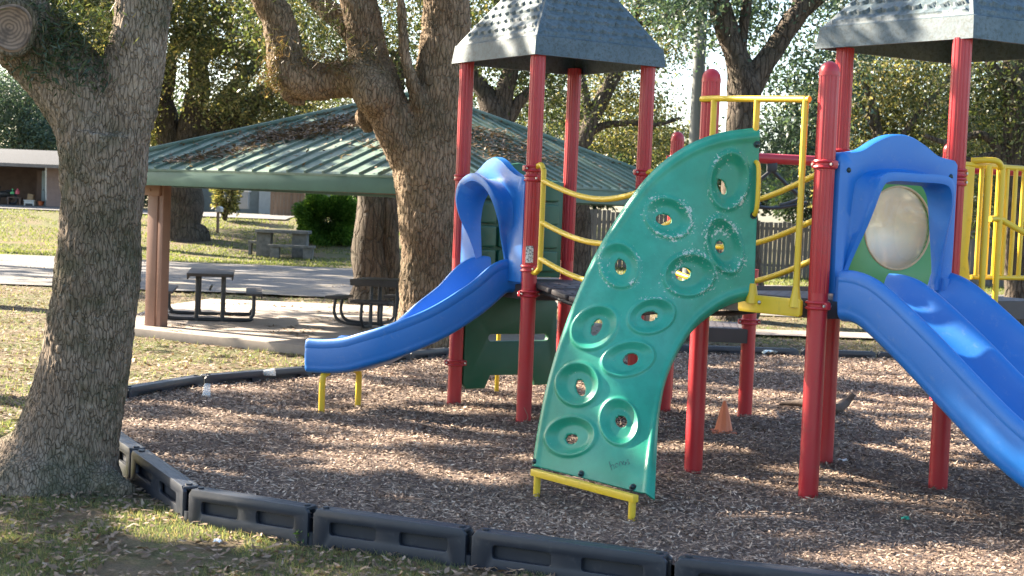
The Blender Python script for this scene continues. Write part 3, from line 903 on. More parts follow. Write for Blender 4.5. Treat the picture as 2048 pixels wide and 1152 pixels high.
for i in range(NS + 1):
    s = i / NS; row = []; ir = []
    for j in range(NT + 1):
        t = j / NT; q = outer[i].lerp(inner[i], t)
        Y = DO(s) * (1 - t) + DI(s) * t - .10 * math.sin(math.pi * t) * math.sin(math.pi * min(1, s * 1.0)) * .6
        row.append(at(q.x, q.y, Y)); ir.append((q.x, q.y))
    base.append(row); IMG.append(ir)
holds = [  # cx, cy, rx, ry, tilt(deg), hole cx, cy, rx, ry, tilt
 (1458, 361, 38, 56, 8, 1446, 373, 8, 17, -22), (1336, 435, 47, 37, 28, 1329, 438, 17, 11, 12), (1448, 490, 33, 56, -18, 1443, 494, 9, 13, -10),
 (1239, 530, 37, 44, -20, 1240, 532, 12, 16, -15), (1378, 549, 50, 41, -12, 1370, 548, 16, 13, -15), (1190, 655, 49, 38, -38, 1190, 653, 10, 18, 28),
 (1302, 632, 46, 33, -18, 1302, 631, 18, 10, -5), (1256, 718, 51, 33, -14, 1262, 716, 17, 12, -15), (1156, 768, 42, 42, 0, 1157, 774, 10, 17, -14),
 (1239, 844, 37, 46, -12, 1240, 840, 12, 13, -50), (1142, 872, 49, 38, -8, 1138, 877, 13, 10, -12)]
def ellr(x, y, cx, cy, rx, ry, a):
    a = R(a); dx, dy = x - cx, y - cy; u_ = dx * math.cos(a) + dy * math.sin(a); v_ = -dx * math.sin(a) + dy * math.cos(a)
    return math.hypot(u_ / rx, v_ / ry), u_, v_
hm_ = {}
def tocyl(x, y): return at(x, y, 9.7)
wear = []; hgt = []; dead = {}
for i in range(NS + 1):
    for j in range(NT + 1):
        x, y = IMG[i][j]; h = 0; w_ = 0; hole = None
        for k, (cx, cy, rx, ry, a, hx, hy, hrx, hry, ha) in enumerate(holds):
            if abs(x - cx) > 80 or abs(y - cy) > 80: continue
            r1, *_ = ellr(x, y, cx, cy, rx, ry, a)
            if r1 < 1.35:
                h += .014 * math.exp(-((r1 - 1) / .085) ** 2)            # raised lip
                if r1 < 1: h -= .034 * ss(1.0, .62, r1) if False else .024 * (1 - ss(.58, .93, r1))
                w_ = max(w_, math.exp(-((r1 - 1.05) / .25) ** 2) * (1 if y < 600 else .45))
                w_ = max(w_, .8 * math.exp(-((r1 - .6) / .2) ** 2) * (1 if (x - cx) + (y - cy) < 0 else .1))
            r2, *_ = ellr(x, y, hx, hy, hrx, hry, ha)
            if r2 < 1.6: hole = (k, r2) if (hole is None or r2 < hole[1]) else hole
        w_ *= .35 + 1.1 * max(0, .5 + noise.noise(V((x / 34, y / 34, 3))))
        wear.append(w_ * (1 if y < 600 else .5) + (.5 * ss(1240, 1340, x) * ss(350, 430, y) * (1 - ss(590, 640, y)) * (.6 + 1.3 * noise.noise(V((x / 45, y / 45, 8)))))); hgt.append(h)
        if hole: dead[(i, j)] = hole
nrm = {}
verts = []
for i in range(NS + 1):
    for j in range(NT + 1):
        a = base[min(i + 1, NS)][j] - base[max(i - 1, 0)][j]; b = base[i][min(j + 1, NT)] - base[i][max(j - 1, 0)][0:3] if False else base[i][min(j + 1, NT)] - base[i][max(j - 1, 0)]
        n_ = a.cross(b).normalized()
        if n_.dot(O - base[i][j]) < 0: n_ = -n_
        e = min(j, NT - j) / NT
        # rolled edges
        edge = -.03 * (1 - ss(0, .035, e)) + .010 * math.exp(-((e - .055) / .02) ** 2)
        p = base[i][j]
        if (i, j) in dead and dead[(i, j)][1] < 1.0 :
            pass
        verts.append(p + n_ * (hgt[i * (NT + 1) + j] + edge)); nrm[(i, j)] = n_
idx = lambda i, j: i * (NT + 1) + j
fs = []; gone = {}
for i in range(NS):
    for j in range(NT):
        cs_ = [(i, j), (i, j + 1), (i + 1, j + 1), (i + 1, j)]
        if sum(dead[c][1] if c in dead else 9 for c in cs_) / 4 < 1.0:
            for c in cs_: gone[c] = gone.get(c, 0) + 1
        else: fs.append([idx(*c) for c in cs_])
for (i, j), q in gone.items():        # vertices on the rim of a hole move on to its ellipse
    if q < 4 and (i, j) in dead:
        k, r2 = dead[(i, j)]; hx, hy, hrx, hry, ha = holds[k][5:]
        x, y = IMG[i][j]; verts[idx(i, j)] = at(hx + (x - hx) / r2, hy + (y - hy) / r2, base[i][j].y) + (verts[idx(i, j)] - base[i][j])
me = bpy.data.meshes.new('climbing_wall'); me.from_pydata([tuple(v - PS.location) for v in verts], [], fs)
at_ = me.attributes.new('wear', 'FLOAT', 'POINT'); at_.data.foreach_set('value', wear)
bmh = bmesh.new(); bmh.from_mesh(me); bmesh.ops.delete(bmh, geom=[v for v in bmh.verts if not v.link_faces], context='VERTS'); 
bmesh.ops.recalc_face_normals(bmh, faces=bmh.faces[:])
if sum((f.normal.dot((O - PS.location) - f.calc_center_median()) for f in list(bmh.faces)[::50])) < 0: bmesh.ops.reverse_faces(bmh, faces=bmh.faces[:])
bmh.to_mesh(me); bmh.free(); me.shade_smooth(); me.materials.append(M['climb'])
cw = bpy.data.objects.new('climbing_wall', me); COL.objects.link(cw); cw.parent = PS
cw['label'] = 'curved teal climbing panel with eleven oval foot holes'
md = cw.modifiers.new('solid', 'SOLIDIFY'); md.thickness = .014; md.offset = -1; md.use_even_offset = False
def onwall(px, py, lift=.012):
    best = min(((IMG[i][j][0] - px) ** 2 + (IMG[i][j][1] - py) ** 2, i, j) for i in range(0, NS + 1, 1) for j in range(0, NT + 1, 1))
    i, j = best[1], best[2]; return at(px, py, base[i][j].y) + nrm[(i, j)] * lift, nrm[(i, j)]
for px, py in ((1514, 289), (1507, 431), (1071, 923), (1163, 948), (1266, 975)):
    q, n_ = onwall(px, py, .004)
    m = MB(); m.tube([q - n_ * .01, q + n_ * .003], .024, 16); m.ball(q + n_ * .004, .017, seg=12, rings=8); m.build('bolt', 'bolt', cw)
# faint marker scrawl near the foot
def stroke(mb, pts, r=.0015):
    P = [onwall(x, y, .0015)[0] for x, y in pts]; mb.tube(P, r, 5, smooth=3)
m = MB()
for pts in ([(1218, 923), (1221, 932), (1224, 941)], [(1221, 934), (1226, 929), (1229, 938)], [(1233, 926), (1230, 932), (1234, 935), (1237, 930), (1233, 926)],
            [(1240, 932), (1239, 926), (1242, 923), (1245, 929)], [(1248, 922), (1246, 928), (1250, 930), (1252, 924), (1253, 929)], [(1257, 919), (1254, 922), (1259, 926), (1256, 929)]):
    stroke(m, pts)
m.build('scrawl', simple('grey_marker', (.03, .06, .07), .6, .1), cw)
# yellow foot bar
a, b = G(1066, 944, .11), G(1272, 998, .11)
m = MB(); d = (b - a).normalized(); rz = Matrix.Rotation(math.atan2(d.y, d.x), 3, 'Z')
m.box((a + b) / 2 + Z * .0, ((b - a).length, .045, .045), rz, .008)
for q in (a + d * .045, b - d * .03): m.tube([q + Z * .0, q - Z * .18], .022, 12)
m.build('foot_bar', 'yellow', cw)
# ---------------- slides
def sweep(mb, path, prof, k=8):
    P = spl([V(p) for p in path], k); n = len(P); rings = []
    for i in range(n):
        T = (P[min(i + 1, n - 1)] - P[max(i - 1, 0)]).normalized()
        Lt = V((-T.y, T.x, 0)).normalized(); U = T.cross(Lt) * 1.0
        if U.z < 0: U = -U
        rings.append([P[i] + Lt * w_ + U * h for w_, h in prof(i / (n - 1))])
    mb.loop(rings)
    m = len(rings[0]); o = len(mb.v) - m
    return rings
def capend(mb, ring, hf):
    # closes the end with quads between inner and outer outline
    n = len(ring); mb.add(ring, [[i, i + 1, n - 2 - i, n - 1 - i] if False else [i, i + 1, n - 2 - i, n - 1 - i] for i in range(hf)])
def prof1(hw, hh, sk):
    inn = [(-hw - .03, hh - .01), (-hw - .015, hh + .012), (-hw + .01, hh + .012), (-hw + .028, hh - .015), (-hw + .045, hh * .55), (-hw + .07, .05), (-hw + .11, .008), (-.08, 0)]
    inn = inn + [(-a, b) for a, b in inn[::-1]]
    out = [(hw + .034, hh * .72), (hw + .026, hh * .66), (hw + .034, hh * .60), (hw + .036, .0), (hw + .028, -.02), (hw + .034, -.04), (hw + .02, sk + .02), (hw - .01, sk)]
    out = out + [(-a, b) for a, b in out[::-1]]
    return inn, out
mAB = (pA + pB) / 2
inn, out = prof1(.255, .20, -.09)
m = MB()
pthA = [mAB + uA * .10 + Z * 1.12, mAB - uA * .04 + Z * 1.11, (-.42, 12.82, .90), (-.72, 12.72, .68), (-.98, 12.72, .53), (-1.22, 12.80, .425), (-1.42, 12.89, .385), (-1.60, 12.98, .375)]
rg_ = sweep(m, pthA, lambda t: inn + out)
r_ = rg_[-1]; n_ = len(inn)
# rounded nose at the lip
c_ = sum(r_, V()) / len(r_); T = (rg_[-1][0] - rg_[-2][0]).normalized()
m.loop([r_, [p + T * .03 + (c_ - p) * .06 - Z * .01 for p in r_], [p + T * .04 + (c_ - p) * .25 - Z * .02 for p in r_]])
ne = [p + T * .04 + (c_ - p) * .25 - Z * .02 for p in r_]
m.add(ne, [[i, i + 1, len(ne) - 2 - i, len(ne) - 1 - i] for i in range(len(inn) - 1)])
slA = m.build('small_slide', 'blue', PS, ang=50, label='small curved blue slide on the left tower')
sub = slA.modifiers.new('sub', 'SUBSURF'); sub.levels = 1; sub.render_levels = 1
m = MB()
for px, py in ((643, 817), (716, 806)):
    g = G(px, py, 0); tp = V((-1.45, 12.93, .30)); 
    top = g.lerp(tp, .28); top.z = .30; bend = V((g.x, g.y, .24)).lerp(V((tp.x, tp.y, .24)), .04)
    m.tube([g - Z * .1, g + Z * .05, V((g.x, g.y, .20)), bend + Z * .04, top], .027, 12, smooth=4)
    m.build('leg', 'yellow', slA); m = MB()

def hood(mb, o, w_, out_, outer, lip, inner, depth):
    n = 72
    A_ = [o + w_ * p.x + Z * p.y for p in arcfit(outer, n)]
    Lp = arcfit(lip, n); In = arcfit(inner, n)
    def pos(p, d): return o + w_ * p.x + Z * p.y + out_ * d
    mx = max(p.y for p in Lp)
    dd = [depth * (ss(.0, 1.0, p.y / mx) * .94 + .06) for p in Lp]
    mid1 = [A_[i].lerp(pos(In[i], 0), .82) + out_ * .03 for i in range(n + 1)]
    rings = [[q - out_ * .03 for q in A_], [q + out_ * .02 for q in A_], [A_[i].lerp(mid1[i], .04) + out_ * .034 for i in range(n + 1)],
             [A_[i].lerp(mid1[i], .5) + out_ * .03 for i in range(n + 1)], mid1,
             [pos(Lp[i].lerp(In[i], .55), dd[i] * .45) + Z * 0 for i in range(n + 1)],
             [pos(Lp[i], dd[i] * .88) for i in range(n + 1)],
             [pos(Lp[i], dd[i]) * 1.0 for i in range(n + 1)],
             [pos(Lp[i] * .97, dd[i] * 1.03) for i in range(n + 1)],
             [pos(Lp[i] * .93, dd[i]) for i in range(n + 1)],
             [pos(In[i] * .93, dd[i] * .4) for i in range(n + 1)],
             [pos(In[i] * .96, -.03) for i in range(n + 1)], [q - out_ * .03 for q in A_]]
    mb.loop(rings, closed=False)
m = MB()
outer_ = [(-.5, .0), (-.5, .3), (-.5, .6), (-.5, .87), (-.47, .885), (-.36, .90), (-.24, .95), (-.12, 1.02), (0, 1.05), (.12, 1.02), (.24, .95), (.36, .90), (.47, .885), (.5, .87), (.5, .6), (.5, .3), (.5, .0)]
lipA = [(-.24, .0), (-.25, .2), (-.28, .38), (-.33, .55), (-.31, .72), (-.20, .84), (0, .90), (.20, .84), (.31, .72), (.33, .55), (.28, .38), (.25, .2), (.24, .0)]
inA = [(-.24, .0), (-.26, .25), (-.29, .5), (-.25, .68), (-.14, .78), (0, .82), (.14, .78), (.25, .68), (.29, .5), (.26, .25), (.24, .0)]
hood(m, mAB + Z * (DZ1 + .03), vA, -uA, outer_, lipA, inA, .24)
hA = m.build('slide_hood', 'blue', slA, ang=50)
# wide double slide
def prof2(t):
    hh = .20; hw = .50; sk = -.13; cr = .19
    side = [(-hw - .03, hh - .02), (-hw - .012, hh + .012), (-hw + .018, hh + .012), (-hw + .045, hh - .02), (-hw + .07, hh * .5), (-hw + .11, .05), (-hw + .17, .01), (-.24, 0), (-.14, .01), (-.085, .05), (-.055, cr * .6), (-.035, cr - .02), (-.015, cr)]
    inn = side + [(-a, b) for a, b in side[::-1]]
    out = [(hw + .036, hh * .72), (hw + .03, hh * .66), (hw + .036, hh * .6), (hw + .038, -.02), (hw + .03, -.04), (hw + .036, -.06), (hw + .02, sk + .03), (hw - .03, sk), (.3, sk + .04), (.2, sk + .05), (.1, sk + .05), (.05, sk + .05), (.01, sk + .05)]
    return inn + out + [(-a, b) for a, b in out[::-1]]
m = MB(); m13 = (p1 + p3) / 2
pw = [m13 + vR * d + Z * z for d, z in ((.02, 1.245), (.14, 1.24), (.28, 1.18), (.6, .96), (.9, .73), (1.2, .51), (1.5, .35), (1.8, .28), (2.15, .25), (2.5, .24))]
rg_ = sweep(m, pw, prof2, 7)
r0_ = rg_[0]; m.add(r0_, [[i, i + 1, len(r0_) - 2 - i, len(r0_) - 1 - i] for i in range(25)])
r0_ = rg_[-1]; m.add(r0_, [[i, i + 1, len(r0_) - 2 - i, len(r0_) - 1 - i] for i in range(25)])
slB = m.build('wide_slide', 'blue', PS, ang=50, label='wide double blue slide running down to the right')
sub = slB.modifiers.new('sub', 'SUBSURF'); sub.levels = 1; sub.render_levels = 1
m = MB()
outerB = [(-.50, -.0), (-.51, .3), (-.51, .6), (-.51, .86), (-.50, .895), (-.44, .905), (-.33, .925), (-.22, .985), (-.11, 1.03), (0, 1.045), (.11, 1.03), (.22, .985), (.33, .925), (.44, .905), (.50, .895), (.51, .86), (.51, .6), (.51, .3), (.50, -.0)]
lipB = [(-.43, .03), (-.42, .15), (-.395, .30), (-.37, .45), (-.35, .60), (-.32, .73), (-.25, .785), (0, .79), (.25, .785), (.32, .73), (.35, .60), (.37, .45), (.395, .30), (.42, .15), (.43, .03)]
inB = [(-.42, .03), (-.41, .2), (-.38, .4), (-.35, .6), (-.32, .70), (-.24, .76), (0, .77), (.24, .76), (.32, .70), (.35, .6), (.38, .4), (.41, .2), (.42, .03)]
hood(m, m13 + Z * (DZ2 + .05) + vR * .03, uR, vR, outerB, lipB, inB, .18)
hB = m.build('slide_hood', 'blue', slB, ang=50)
for w_ in (-.44, .44):
    q = m13 + uR * w_ + vR * .07 + Z * (DZ2 + .84); m = MB(); m.ball(q, .018, seg=12, rings=8); m.build('bolt', 'bolt', slB)
    m = MB(); w_ *= 1.045; m.tube([m13 + uR * w_ + vR * .06 + Z * (DZ2 + .0), m13 + uR * w_ + vR * .06 + Z * (DZ2 + .16)], .035, 12); m.build('hood_foot', 'blue', slB)

# ---------------- panels
def facefr(a, b, z, off=0):
    d = (b - a).normalized(); f = frame((a + b) / 2 + Z * z, d, Z); return f
f = facefr(pA, pC, DZ1)
m = MB(); plate(m, [[(-.49, .02), (.49, .02), (.49, .90), (.36, .92), (.24, .96), (.12, 1.04), (0, 1.06), (-.12, 1.04), (-.24, .96), (-.36, .92), (-.49, .90)]], .05, f, .015)
pn = m.build('play_panel', 'dgreen', PS, label='dark green play panel with rows of blocks')
sgn = 1 if (f.to_3x3() @ V((0, 0, 1))).dot(O - pA) > 0 else -1
for r in range(4):
    for c in range(4):
        m = MB(); plate(m, [rrect(-.095, -.095, .095, .095, .02)], .06, f @ Matrix.Translation((-.33 + .22 * c, .17 + .215 * r, sgn * .035)), .012)
        m.build('block', 'dgreen', pn)
f = facefr(pA, pC, 0)
m = MB()
ol = [(-.50, .17), (-.50, .90), (-.46, .95), (-.2, .985), (.1, .985), (.42, .95), (.47, .90), (.47, .17), (.44, .14), (.26, .14), (.22, .24), (-.22, .24), (-.27, .12), (-.46, .12)]
plate(m, [ol, rrect(-.25, .555, .38, .615, .028, 4)], .07, f, .018)
m.build('lower_panel', 'dgreen', PS, label='dark green lower panel with a long slot under the small slide')
f = facefr(p2, p5, DZ2)
m = MB(); cw_ = at(1770, 455, 11.5)
fi = f.inverted(); loc = fi @ cw_
cx_, cy_ = max(-.2, min(.2, loc.x - .05)), loc.y
plate(m, [rrect(-.55, .04, .55, .98, .03), ell(cx_, cy_, .37, .315, 48)], .05, f, .012)
bp = m.build('bubble_panel', 'green', PS, label='green panel with a round clear bubble window')
m = MB(); rs = []
back = -1 if (f.to_3x3() @ V((0, 0, 1))).dot(O - p2) > 0 else 1
for i in range(9):
    a = i / 8 * math.pi / 2; rs.append([f @ V((x, y, back * .13 * math.sin(a))) for x, y in ell(cx_, cy_, .37 * math.cos(a) + .001, .315 * math.cos(a) + .001, 40)])
m.loop(rs); m.add([f @ V((cx_, cy_, back * .13))] , []); 
m.build('bubble_window', 'bubble', bp)
m = MB(); m.tube([f @ V((x, y, -back * .02)) for x, y in ell(cx_, cy_, .368, .313, 40)], .009, 8, closed=True); m.build('window_rim', simple('worn_beige_rim', (.45, .36, .24), .5), bp)
# yellow barrier
f = facefr(p3, p6, DZ2); d36 = (p6 - p3).length / 2
m = MB(); tp = lambda x, y, z=0: f @ V((x, y, z))
m.tube([tp(-d36 + .07, .93), tp(d36 - .06, .93)], .019, 12); m.tube([tp(-d36 + .20, .17), tp(d36 - .06, .17)], .017, 12)
x = -d36 + .25
while x < d36 - .05: m.tube([tp(x, .17), tp(x, .93)], .016, 10); x += .082
plate(m, [[(-d36 + .06, -.02), (-d36 + .06, .95), (-d36 + .17, .95), (-d36 + .17, .6), (-d36 + .15, .3), (-d36 + .19, .12), (-d36 + .19, -.02)]], .03, f, .006)
bar = m.build('barrier', 'yellow', PS, label='yellow barred barrier at the right tower')
fo = (f.to_3x3() @ V((0, 0, 1))); fo = fo if fo.dot(O - p3) > 0 else -fo
m = MB(); B0 = (p3 + p6) / 2 - uR * (d36 - .27) + Z * DZ2 + fo * .10
m.tube([B0 - uR * .12 + Z * .96 - fo * .1, B0 - uR * .0 + Z * .965, B0 + uR * .06 + Z * .92, B0 + uR * .07 + Z * .85, B0 + uR * .07 - Z * .03], .021, 12, smooth=5)
m.tube([B0 - uR * .06 + Z * .93, B0 - uR * .06 - Z * .03], .021, 12)
m.box(B0 + uR * .005 - Z * .03, (.17, .03, .04), Matrix.Rotation(math.atan2(uR.y, uR.x), 3, 'Z'), .004)
m.tube([B0 - uR * .02 + Z * .57 , B0 + uR * .07 + Z * .57, B0 + uR * .16 + fo * .03 + Z * .53, B0 + uR * .5 + fo * .3 + Z * .30, B0 + uR * .8 + fo * .5 + Z * .1], .021, 12, smooth=5)
m.build('hand_rail', 'yellow', PS)

# ---------------- overhead beam behind, hangers, low step
q1, q2, q3 = xy(1.53, 14.45), xy(4.33, 15.1), xy(7.0, 15.72)
m = MB(); zb = 2.35
m.tube([q1 + Z * zb, q2 + Z * zb], .05, 16); m.tube([q2 + Z * zb, q3 + Z * zb], .05, 16)
m.build('overhead_beam', 'red', PS)
dq = (q2 - q1).normalized()
for s in (.98,):
    m = MB(); c = q1 + dq * s + Z * (zb - .05)
    m.box(c - Z * .03, (.10, .05, .09), bev=.01)
    for k in (-1, 1): m.tube([c - Z * .06, c - Z * .2 + dq * .17 * k, c - Z * .32 + dq * .3 * k, c - Z * .40 + dq * .1 * k], .018, 8, smooth=4)
    m.tube([c - Z * .38 - dq * .3, c - Z * .43, c - Z * .36 + dq * .38], .018, 8, smooth=4)
    m.build('hanging_grip', 'metalblk', PS)
Q = [xy(1.45, 13.35), xy(2.1, 13.3), xy(2.2, 14.2), xy(1.55, 14.3)]
o = deckplate(Q, .77); o.name = 'step_platform'
m = MB()
g0 = G(1068, 767, 0)
m.tube([g0, at(1068, 752, g0.y), at(1068, 690, g0.y)], .024, 10)
m.tube([at(1000, 612, 14.4), at(1000, 592, 14.4), at(1058, 596, 14.4), at(1072, 610, 14.4)], .022, 10)
m.tube([at(1078, 612, 14.4), at(1120, 592, 13.9)], .022, 10)
m.tube([at(1000, 612, 14.4), V((at(1000, 612, 14.4).x, 14.4, 0))], .022, 10)
m.build('support_frame', 'yellow', PS)
m = MB(); cc = at(2035, 680, 13.5)
m.tube([cc + V((math.cos(a) * .17, 0, math.sin(a) * .11)) for a in [k / 24 * 6.2832 for k in range(24)]], .028, 10, closed=True)
m.tube([cc + V((-.1, 0, -.05)), V((cc.x - .1, cc.y, 0))], .03, 8); m.build('spring_ring', 'dgreen', PS)

# ---------------- small things on the mulch and grass
def cone(px, py, h):
    g = G(px, py, 0); t = thing('traffic_cone', (g.x, g.y, 0), 'faded orange traffic cone half sunk in mulch between the red posts', 'traffic cone')
    m = MB(); n = 40; rs = []
    for k, (z, r) in enumerate(((-.02, .075), (0, .072), (h * .2, .062), (h * .4, .051), (h * .6, .040), (h * .8, .028), (h * .93, .018), (h, .012))):
        rs.append([g + V((math.cos(a) * r * (1 + .05 * math.cos(a * 9)), math.sin(a) * r * (1 + .05 * math.cos(a * 9)), z + (.01 * math.sin(3 * a) if k == 7 else 0))) for a in [i / n * 6.2832 for i in range(n)]])
    m.loop(rs + [[p * 1 for p in rs[-1]]]); m.add(rs[-1], [list(range(n))]); m.build('cone_body', 'cone', t)
    m = MB(); m.box(g + V((0, 0, -.015)), (.2, .2, .02), bev=.005); m.build('base', 'cone', t)
cone(1447, 860, .235)
def cup(px, py, rot, label, z=.03):
    g = G(px, py, z); m = MB(); n = 24
    pr = [(0, .0), (.026, .0), (.030, .05), (.036, .11), (.038, .112), (.0345, .11), (.0285, .05), (.024, .006), (0, .006)]
    Rm = rot
    rs = [[Rm @ V((math.cos(a) * r * 1.1, math.sin(a) * r * 1.1, h)) + g for a in [i / n * 6.2832 for i in range(n)]] for r, h in pr]
    m.loop(rs); tag(m.build('plastic_cup', 'cup'), label, 'cup', 'clear cups lying on the back border')
cup(527, 746, Matrix.Rotation(R(82), 3, 'Y'), 'clear plastic cup lying on its side near the small slide', .06)
cup(415, 768, Matrix.Rotation(R(160), 3, 'X'), 'clear plastic cup leaning in the mulch, left of the sideways cup', .11)
def scrap(px, py, s, label, z, mat='white', name='paper_scrap', cat='litter'):
    g = G(px, py, z); m = MB(); rd = random.Random(px); rows = []
    for i in range(5): rows.append([g + V(((i - 2) * s * .25 + rd.uniform(-.1, .1) * s, (j - 2) * s * .25 + rd.uniform(-.1, .1) * s, rd.uniform(0, .35) * s + .005)) for j in range(5)])
    m.grid(rows); o = m.build(name, mat); md = o.modifiers.new('s', 'SOLIDIFY'); md.thickness = .001
    tag(o, label, cat)
scrap(436, 1086, .05, 'crumpled white paper scrap on the grass in front of the border', -.16)
scrap(1685, 924, .06, 'white paper scrap on the mulch right of the big red posts', .01)
scrap(1540, 709, .16, 'pale greenish scrap against the back border timber', .08, M['paledoor'], 'plastic_scrap')
scrap(1810, 1040, .05, 'small teal wrapper scrap on the mulch at the lower right', .01, M['climb'], 'wrapper')
m = MB(); a = G(1640, 815, .03)
m.tube([G(1560, 808, .02), G(1600, 806, .05), a, G(1668, 818, .04), G(1690, 806, .08), at(1708, 788, G(1690, 806, .08).y)], [.015, .035, .045, .05, .045, .018], 9, smooth=5)
m.tube([G(1668, 818, .04), G(1650, 800, .04), G(1625, 797, .05)], [.03, .02, .008], 7, smooth=4)
tag(m.build('dead_branch', 'stick'), 'short dead branch lying on the mulch behind the big red posts', 'branch')
m = MB(); gg = pB + V((.02, -.10, 0)); m.tube([gg, gg + V((.015, 0, .04)), gg + V((0, 0, .08)), gg + V((-.02, 0, .12))], .003, 5, smooth=4)
tag(m.build('twig', M['litter']), 'thin pale twig standing at the foot of the front left red post', 'twig')

# ---------------- weeds by the border
def weed(px, py, z, h, n, seed, label):
    g = G(px, py, z); t = thing('weed', g, label, 'weed', 'weeds along the front border'); rd = random.Random(seed); m = MB(); P = []
    for i in range(n):
        d = V((rd.uniform(-.5, .5), rd.uniform(-.4, .4), 1)).normalized() * h * rd.uniform(.6, 1.1)
        m.tube([g, g + d * .5 + V((0, 0, .01)), g + d], [.003, .002, .001], 4)
        for k in range(7): P.append(tuple(g + d * rd.uniform(.2, 1) + V((rd.gauss(0, .02), rd.gauss(0, .02), rd.gauss(0, .012)))))
    m.build('stem', 'hedge', t); P = np.array(P); r2 = np.random.default_rng(seed)
    quads('leaves', P, r2.uniform(.02, .045, len(P)), r2.uniform(.012, .022, len(P)), 'hedge', seed, parent=t)
weed(512, 1068, -.175, .17, 7, 1, 'small leafy weed in front of the third border timber')
weed(605, 1090, -.175, .10, 9, 2, 'low bright green weed at the joint of two border timbers')
weed(640, 1085, -.175, .13, 5, 3, 'sparse weed right of the low bright green one')
weed(925, 1128, -.175, .12, 5, 4, 'weed at the joint below the mulch, left of the climbing wall')
weed(722, 700, .05, .0001, 1, 5, 'tiny weed by the back border') if False else None
# ------------------------------------------------------------------ trees
def limbs_mesh(limbs, vox, amp, name, mat, parent, seed=0, vs=.3, cell=.045):
    """limbs: list of [(point, radius)...]; fused into one skin, then furrowed"""
    mb = MB()
    for L in limbs:
        P = [V(p) for p, r in L]; rr = [r for p, r in L]
        m_ = max(r for r in rr)
        mb.tube(P, rr, 20, smooth=6) if False else None
        n = len(P); k = 7; Q = spl(P, k); RR = spl([V((r, 0, 0)) for r in rr], k)
        mb.tube(Q, [max(.01, v.x) for v in RR], 20)
        mb.ball(Q[0], RR[0].x * .97, seg=16, rings=10)
    me = bpy.data.meshes.new('t'); me.from_pydata([tuple(v) for v in mb.v], [], mb.f)
    ob = bpy.data.objects.new('t', me); COL.objects.link(ob)
    rm = ob.modifiers.new('r', 'REMESH'); rm.mode = 'VOXEL'; rm.voxel_size = vox
    sm = ob.modifiers.new('s', 'SMOOTH'); sm.iterations = 6; sm.factor = .6
    dg = bpy.context.evaluated_depsgraph_get(); dg.update()
    m2 = bpy.data.meshes.new_from_object(ob.evaluated_get(dg)); bpy.data.objects.remove(ob)
    nv = len(m2.vertices); co = np.empty(nv * 3, np.float32); m2.vertices.foreach_get('co', co); co = co.reshape(-1, 3)
    no = np.empty(nv * 3, np.float32); m2.vertices.foreach_get('normal', no); no = no.reshape(-1, 3)
    out = co.copy(); off = np.array(world_off(parent))
    for i in range(nv):
        c = co[i]; q = V((c[0] / cell, c[1] / cell, c[2] / cell * vs))
        wv = noise.noise_vector(V(c) * 6) * 1.2
        d, _ = noise.voronoi(q + wv)
        cr = min(1, (d[1] - d[0]) * 2.2)
        big = noise.noise(V(c) * 2.2) * 1.6 + noise.noise(V(c) * 5) * .8
        out[i] = c + no[i] * (amp * (cr - .6) + amp * 1.3 * big + amp * .5 * noise.noise(V(c) * 30))
    out -= off
    m2.vertices.foreach_set('co', out.reshape(-1)); m2.name = name; m2.materials.clear(); m2.materials.append(M[mat]); m2.shade_smooth()
    o = bpy.data.objects.new(name, m2); COL.objects.link(o); o.parent = parent; return o
def L_(Y, *pts):   # list of (px, py, half width px [, dY])
    o = []
    for q in pts:
        yy = Y + (q[3] if len(q) > 3 else 0); o.append((at(q[0], q[1], yy), q[2] / F * yy))
    return o
# big oak in the left foreground
YT = 9.75
g = at(118, 960, YT)
T = thing('oak_tree', (g.x, g.y, -.25), 'huge forked oak trunk with rough bark at the left edge of the mulch', 'tree')
lm = [L_(YT, (95, 1010, 165), (112, 970, 122), (128, 910, 108), (146, 840, 98), (166, 740, 88), (182, 640, 85), (196, 540, 83), (203, 440, 82), (206, 350, 86), (210, 270, 90)),
      L_(YT, (206, 330, 78), (185, 250, 78, .0), (150, 180, 80, .0), (95, 110, 80, .0), (30, 50, 78, -.1), (-60, -40, 76, -.2), (-200, -160, 70, -.3)),
      L_(YT, (215, 330, 72), (240, 240, 68), (262, 150, 62), (278, 60, 57), (292, -40, 55), (310, -180, 50), (330, -350, 42)),
      L_(YT, (100, 940, 80), (60, 985, 55, -.25), (-20, 1030, 35, -.4)), L_(YT, (140, 940, 70), (200, 972, 46, -.2), (262, 985, 16, -.35)), L_(YT, (120, 930, 80), (40, 960, 60, .1), (-40, 990, 40, .2)),
      L_(YT, (60, 110, 50), (30, 62, 46, -.25), (18, 52, 41, -.42))]
trunk = limbs_mesh(lm, .012, .010, 'trunk', 'bark', T, cell=.034, vs=.2)
m = MB(); c0 = at(19, 55, YT - .43); dn = (O - c0).normalized()
ax = dn.cross(Z).normalized(); ay = ax.cross(dn)
rs = []
for r, h in ((.145, -.02), (.14, .02), (.125, .032), (.11, .02), (.07, .012), (.03, .004), (.001, 0)):
    rs.append([c0 + (ax * math.cos(a) + ay * math.sin(a) * 1.05) * r * (1 + .06 * math.sin(3 * a + 1)) + dn * h for a in [k / 36 * 6.2832 for k in range(36)]])
m.loop(rs); cs0 = m.build('cut_stub', 'cut', T); lc = c0 - world_off(T); cs0.data.transform(Matrix.Translation(-lc)); cs0.location = lc
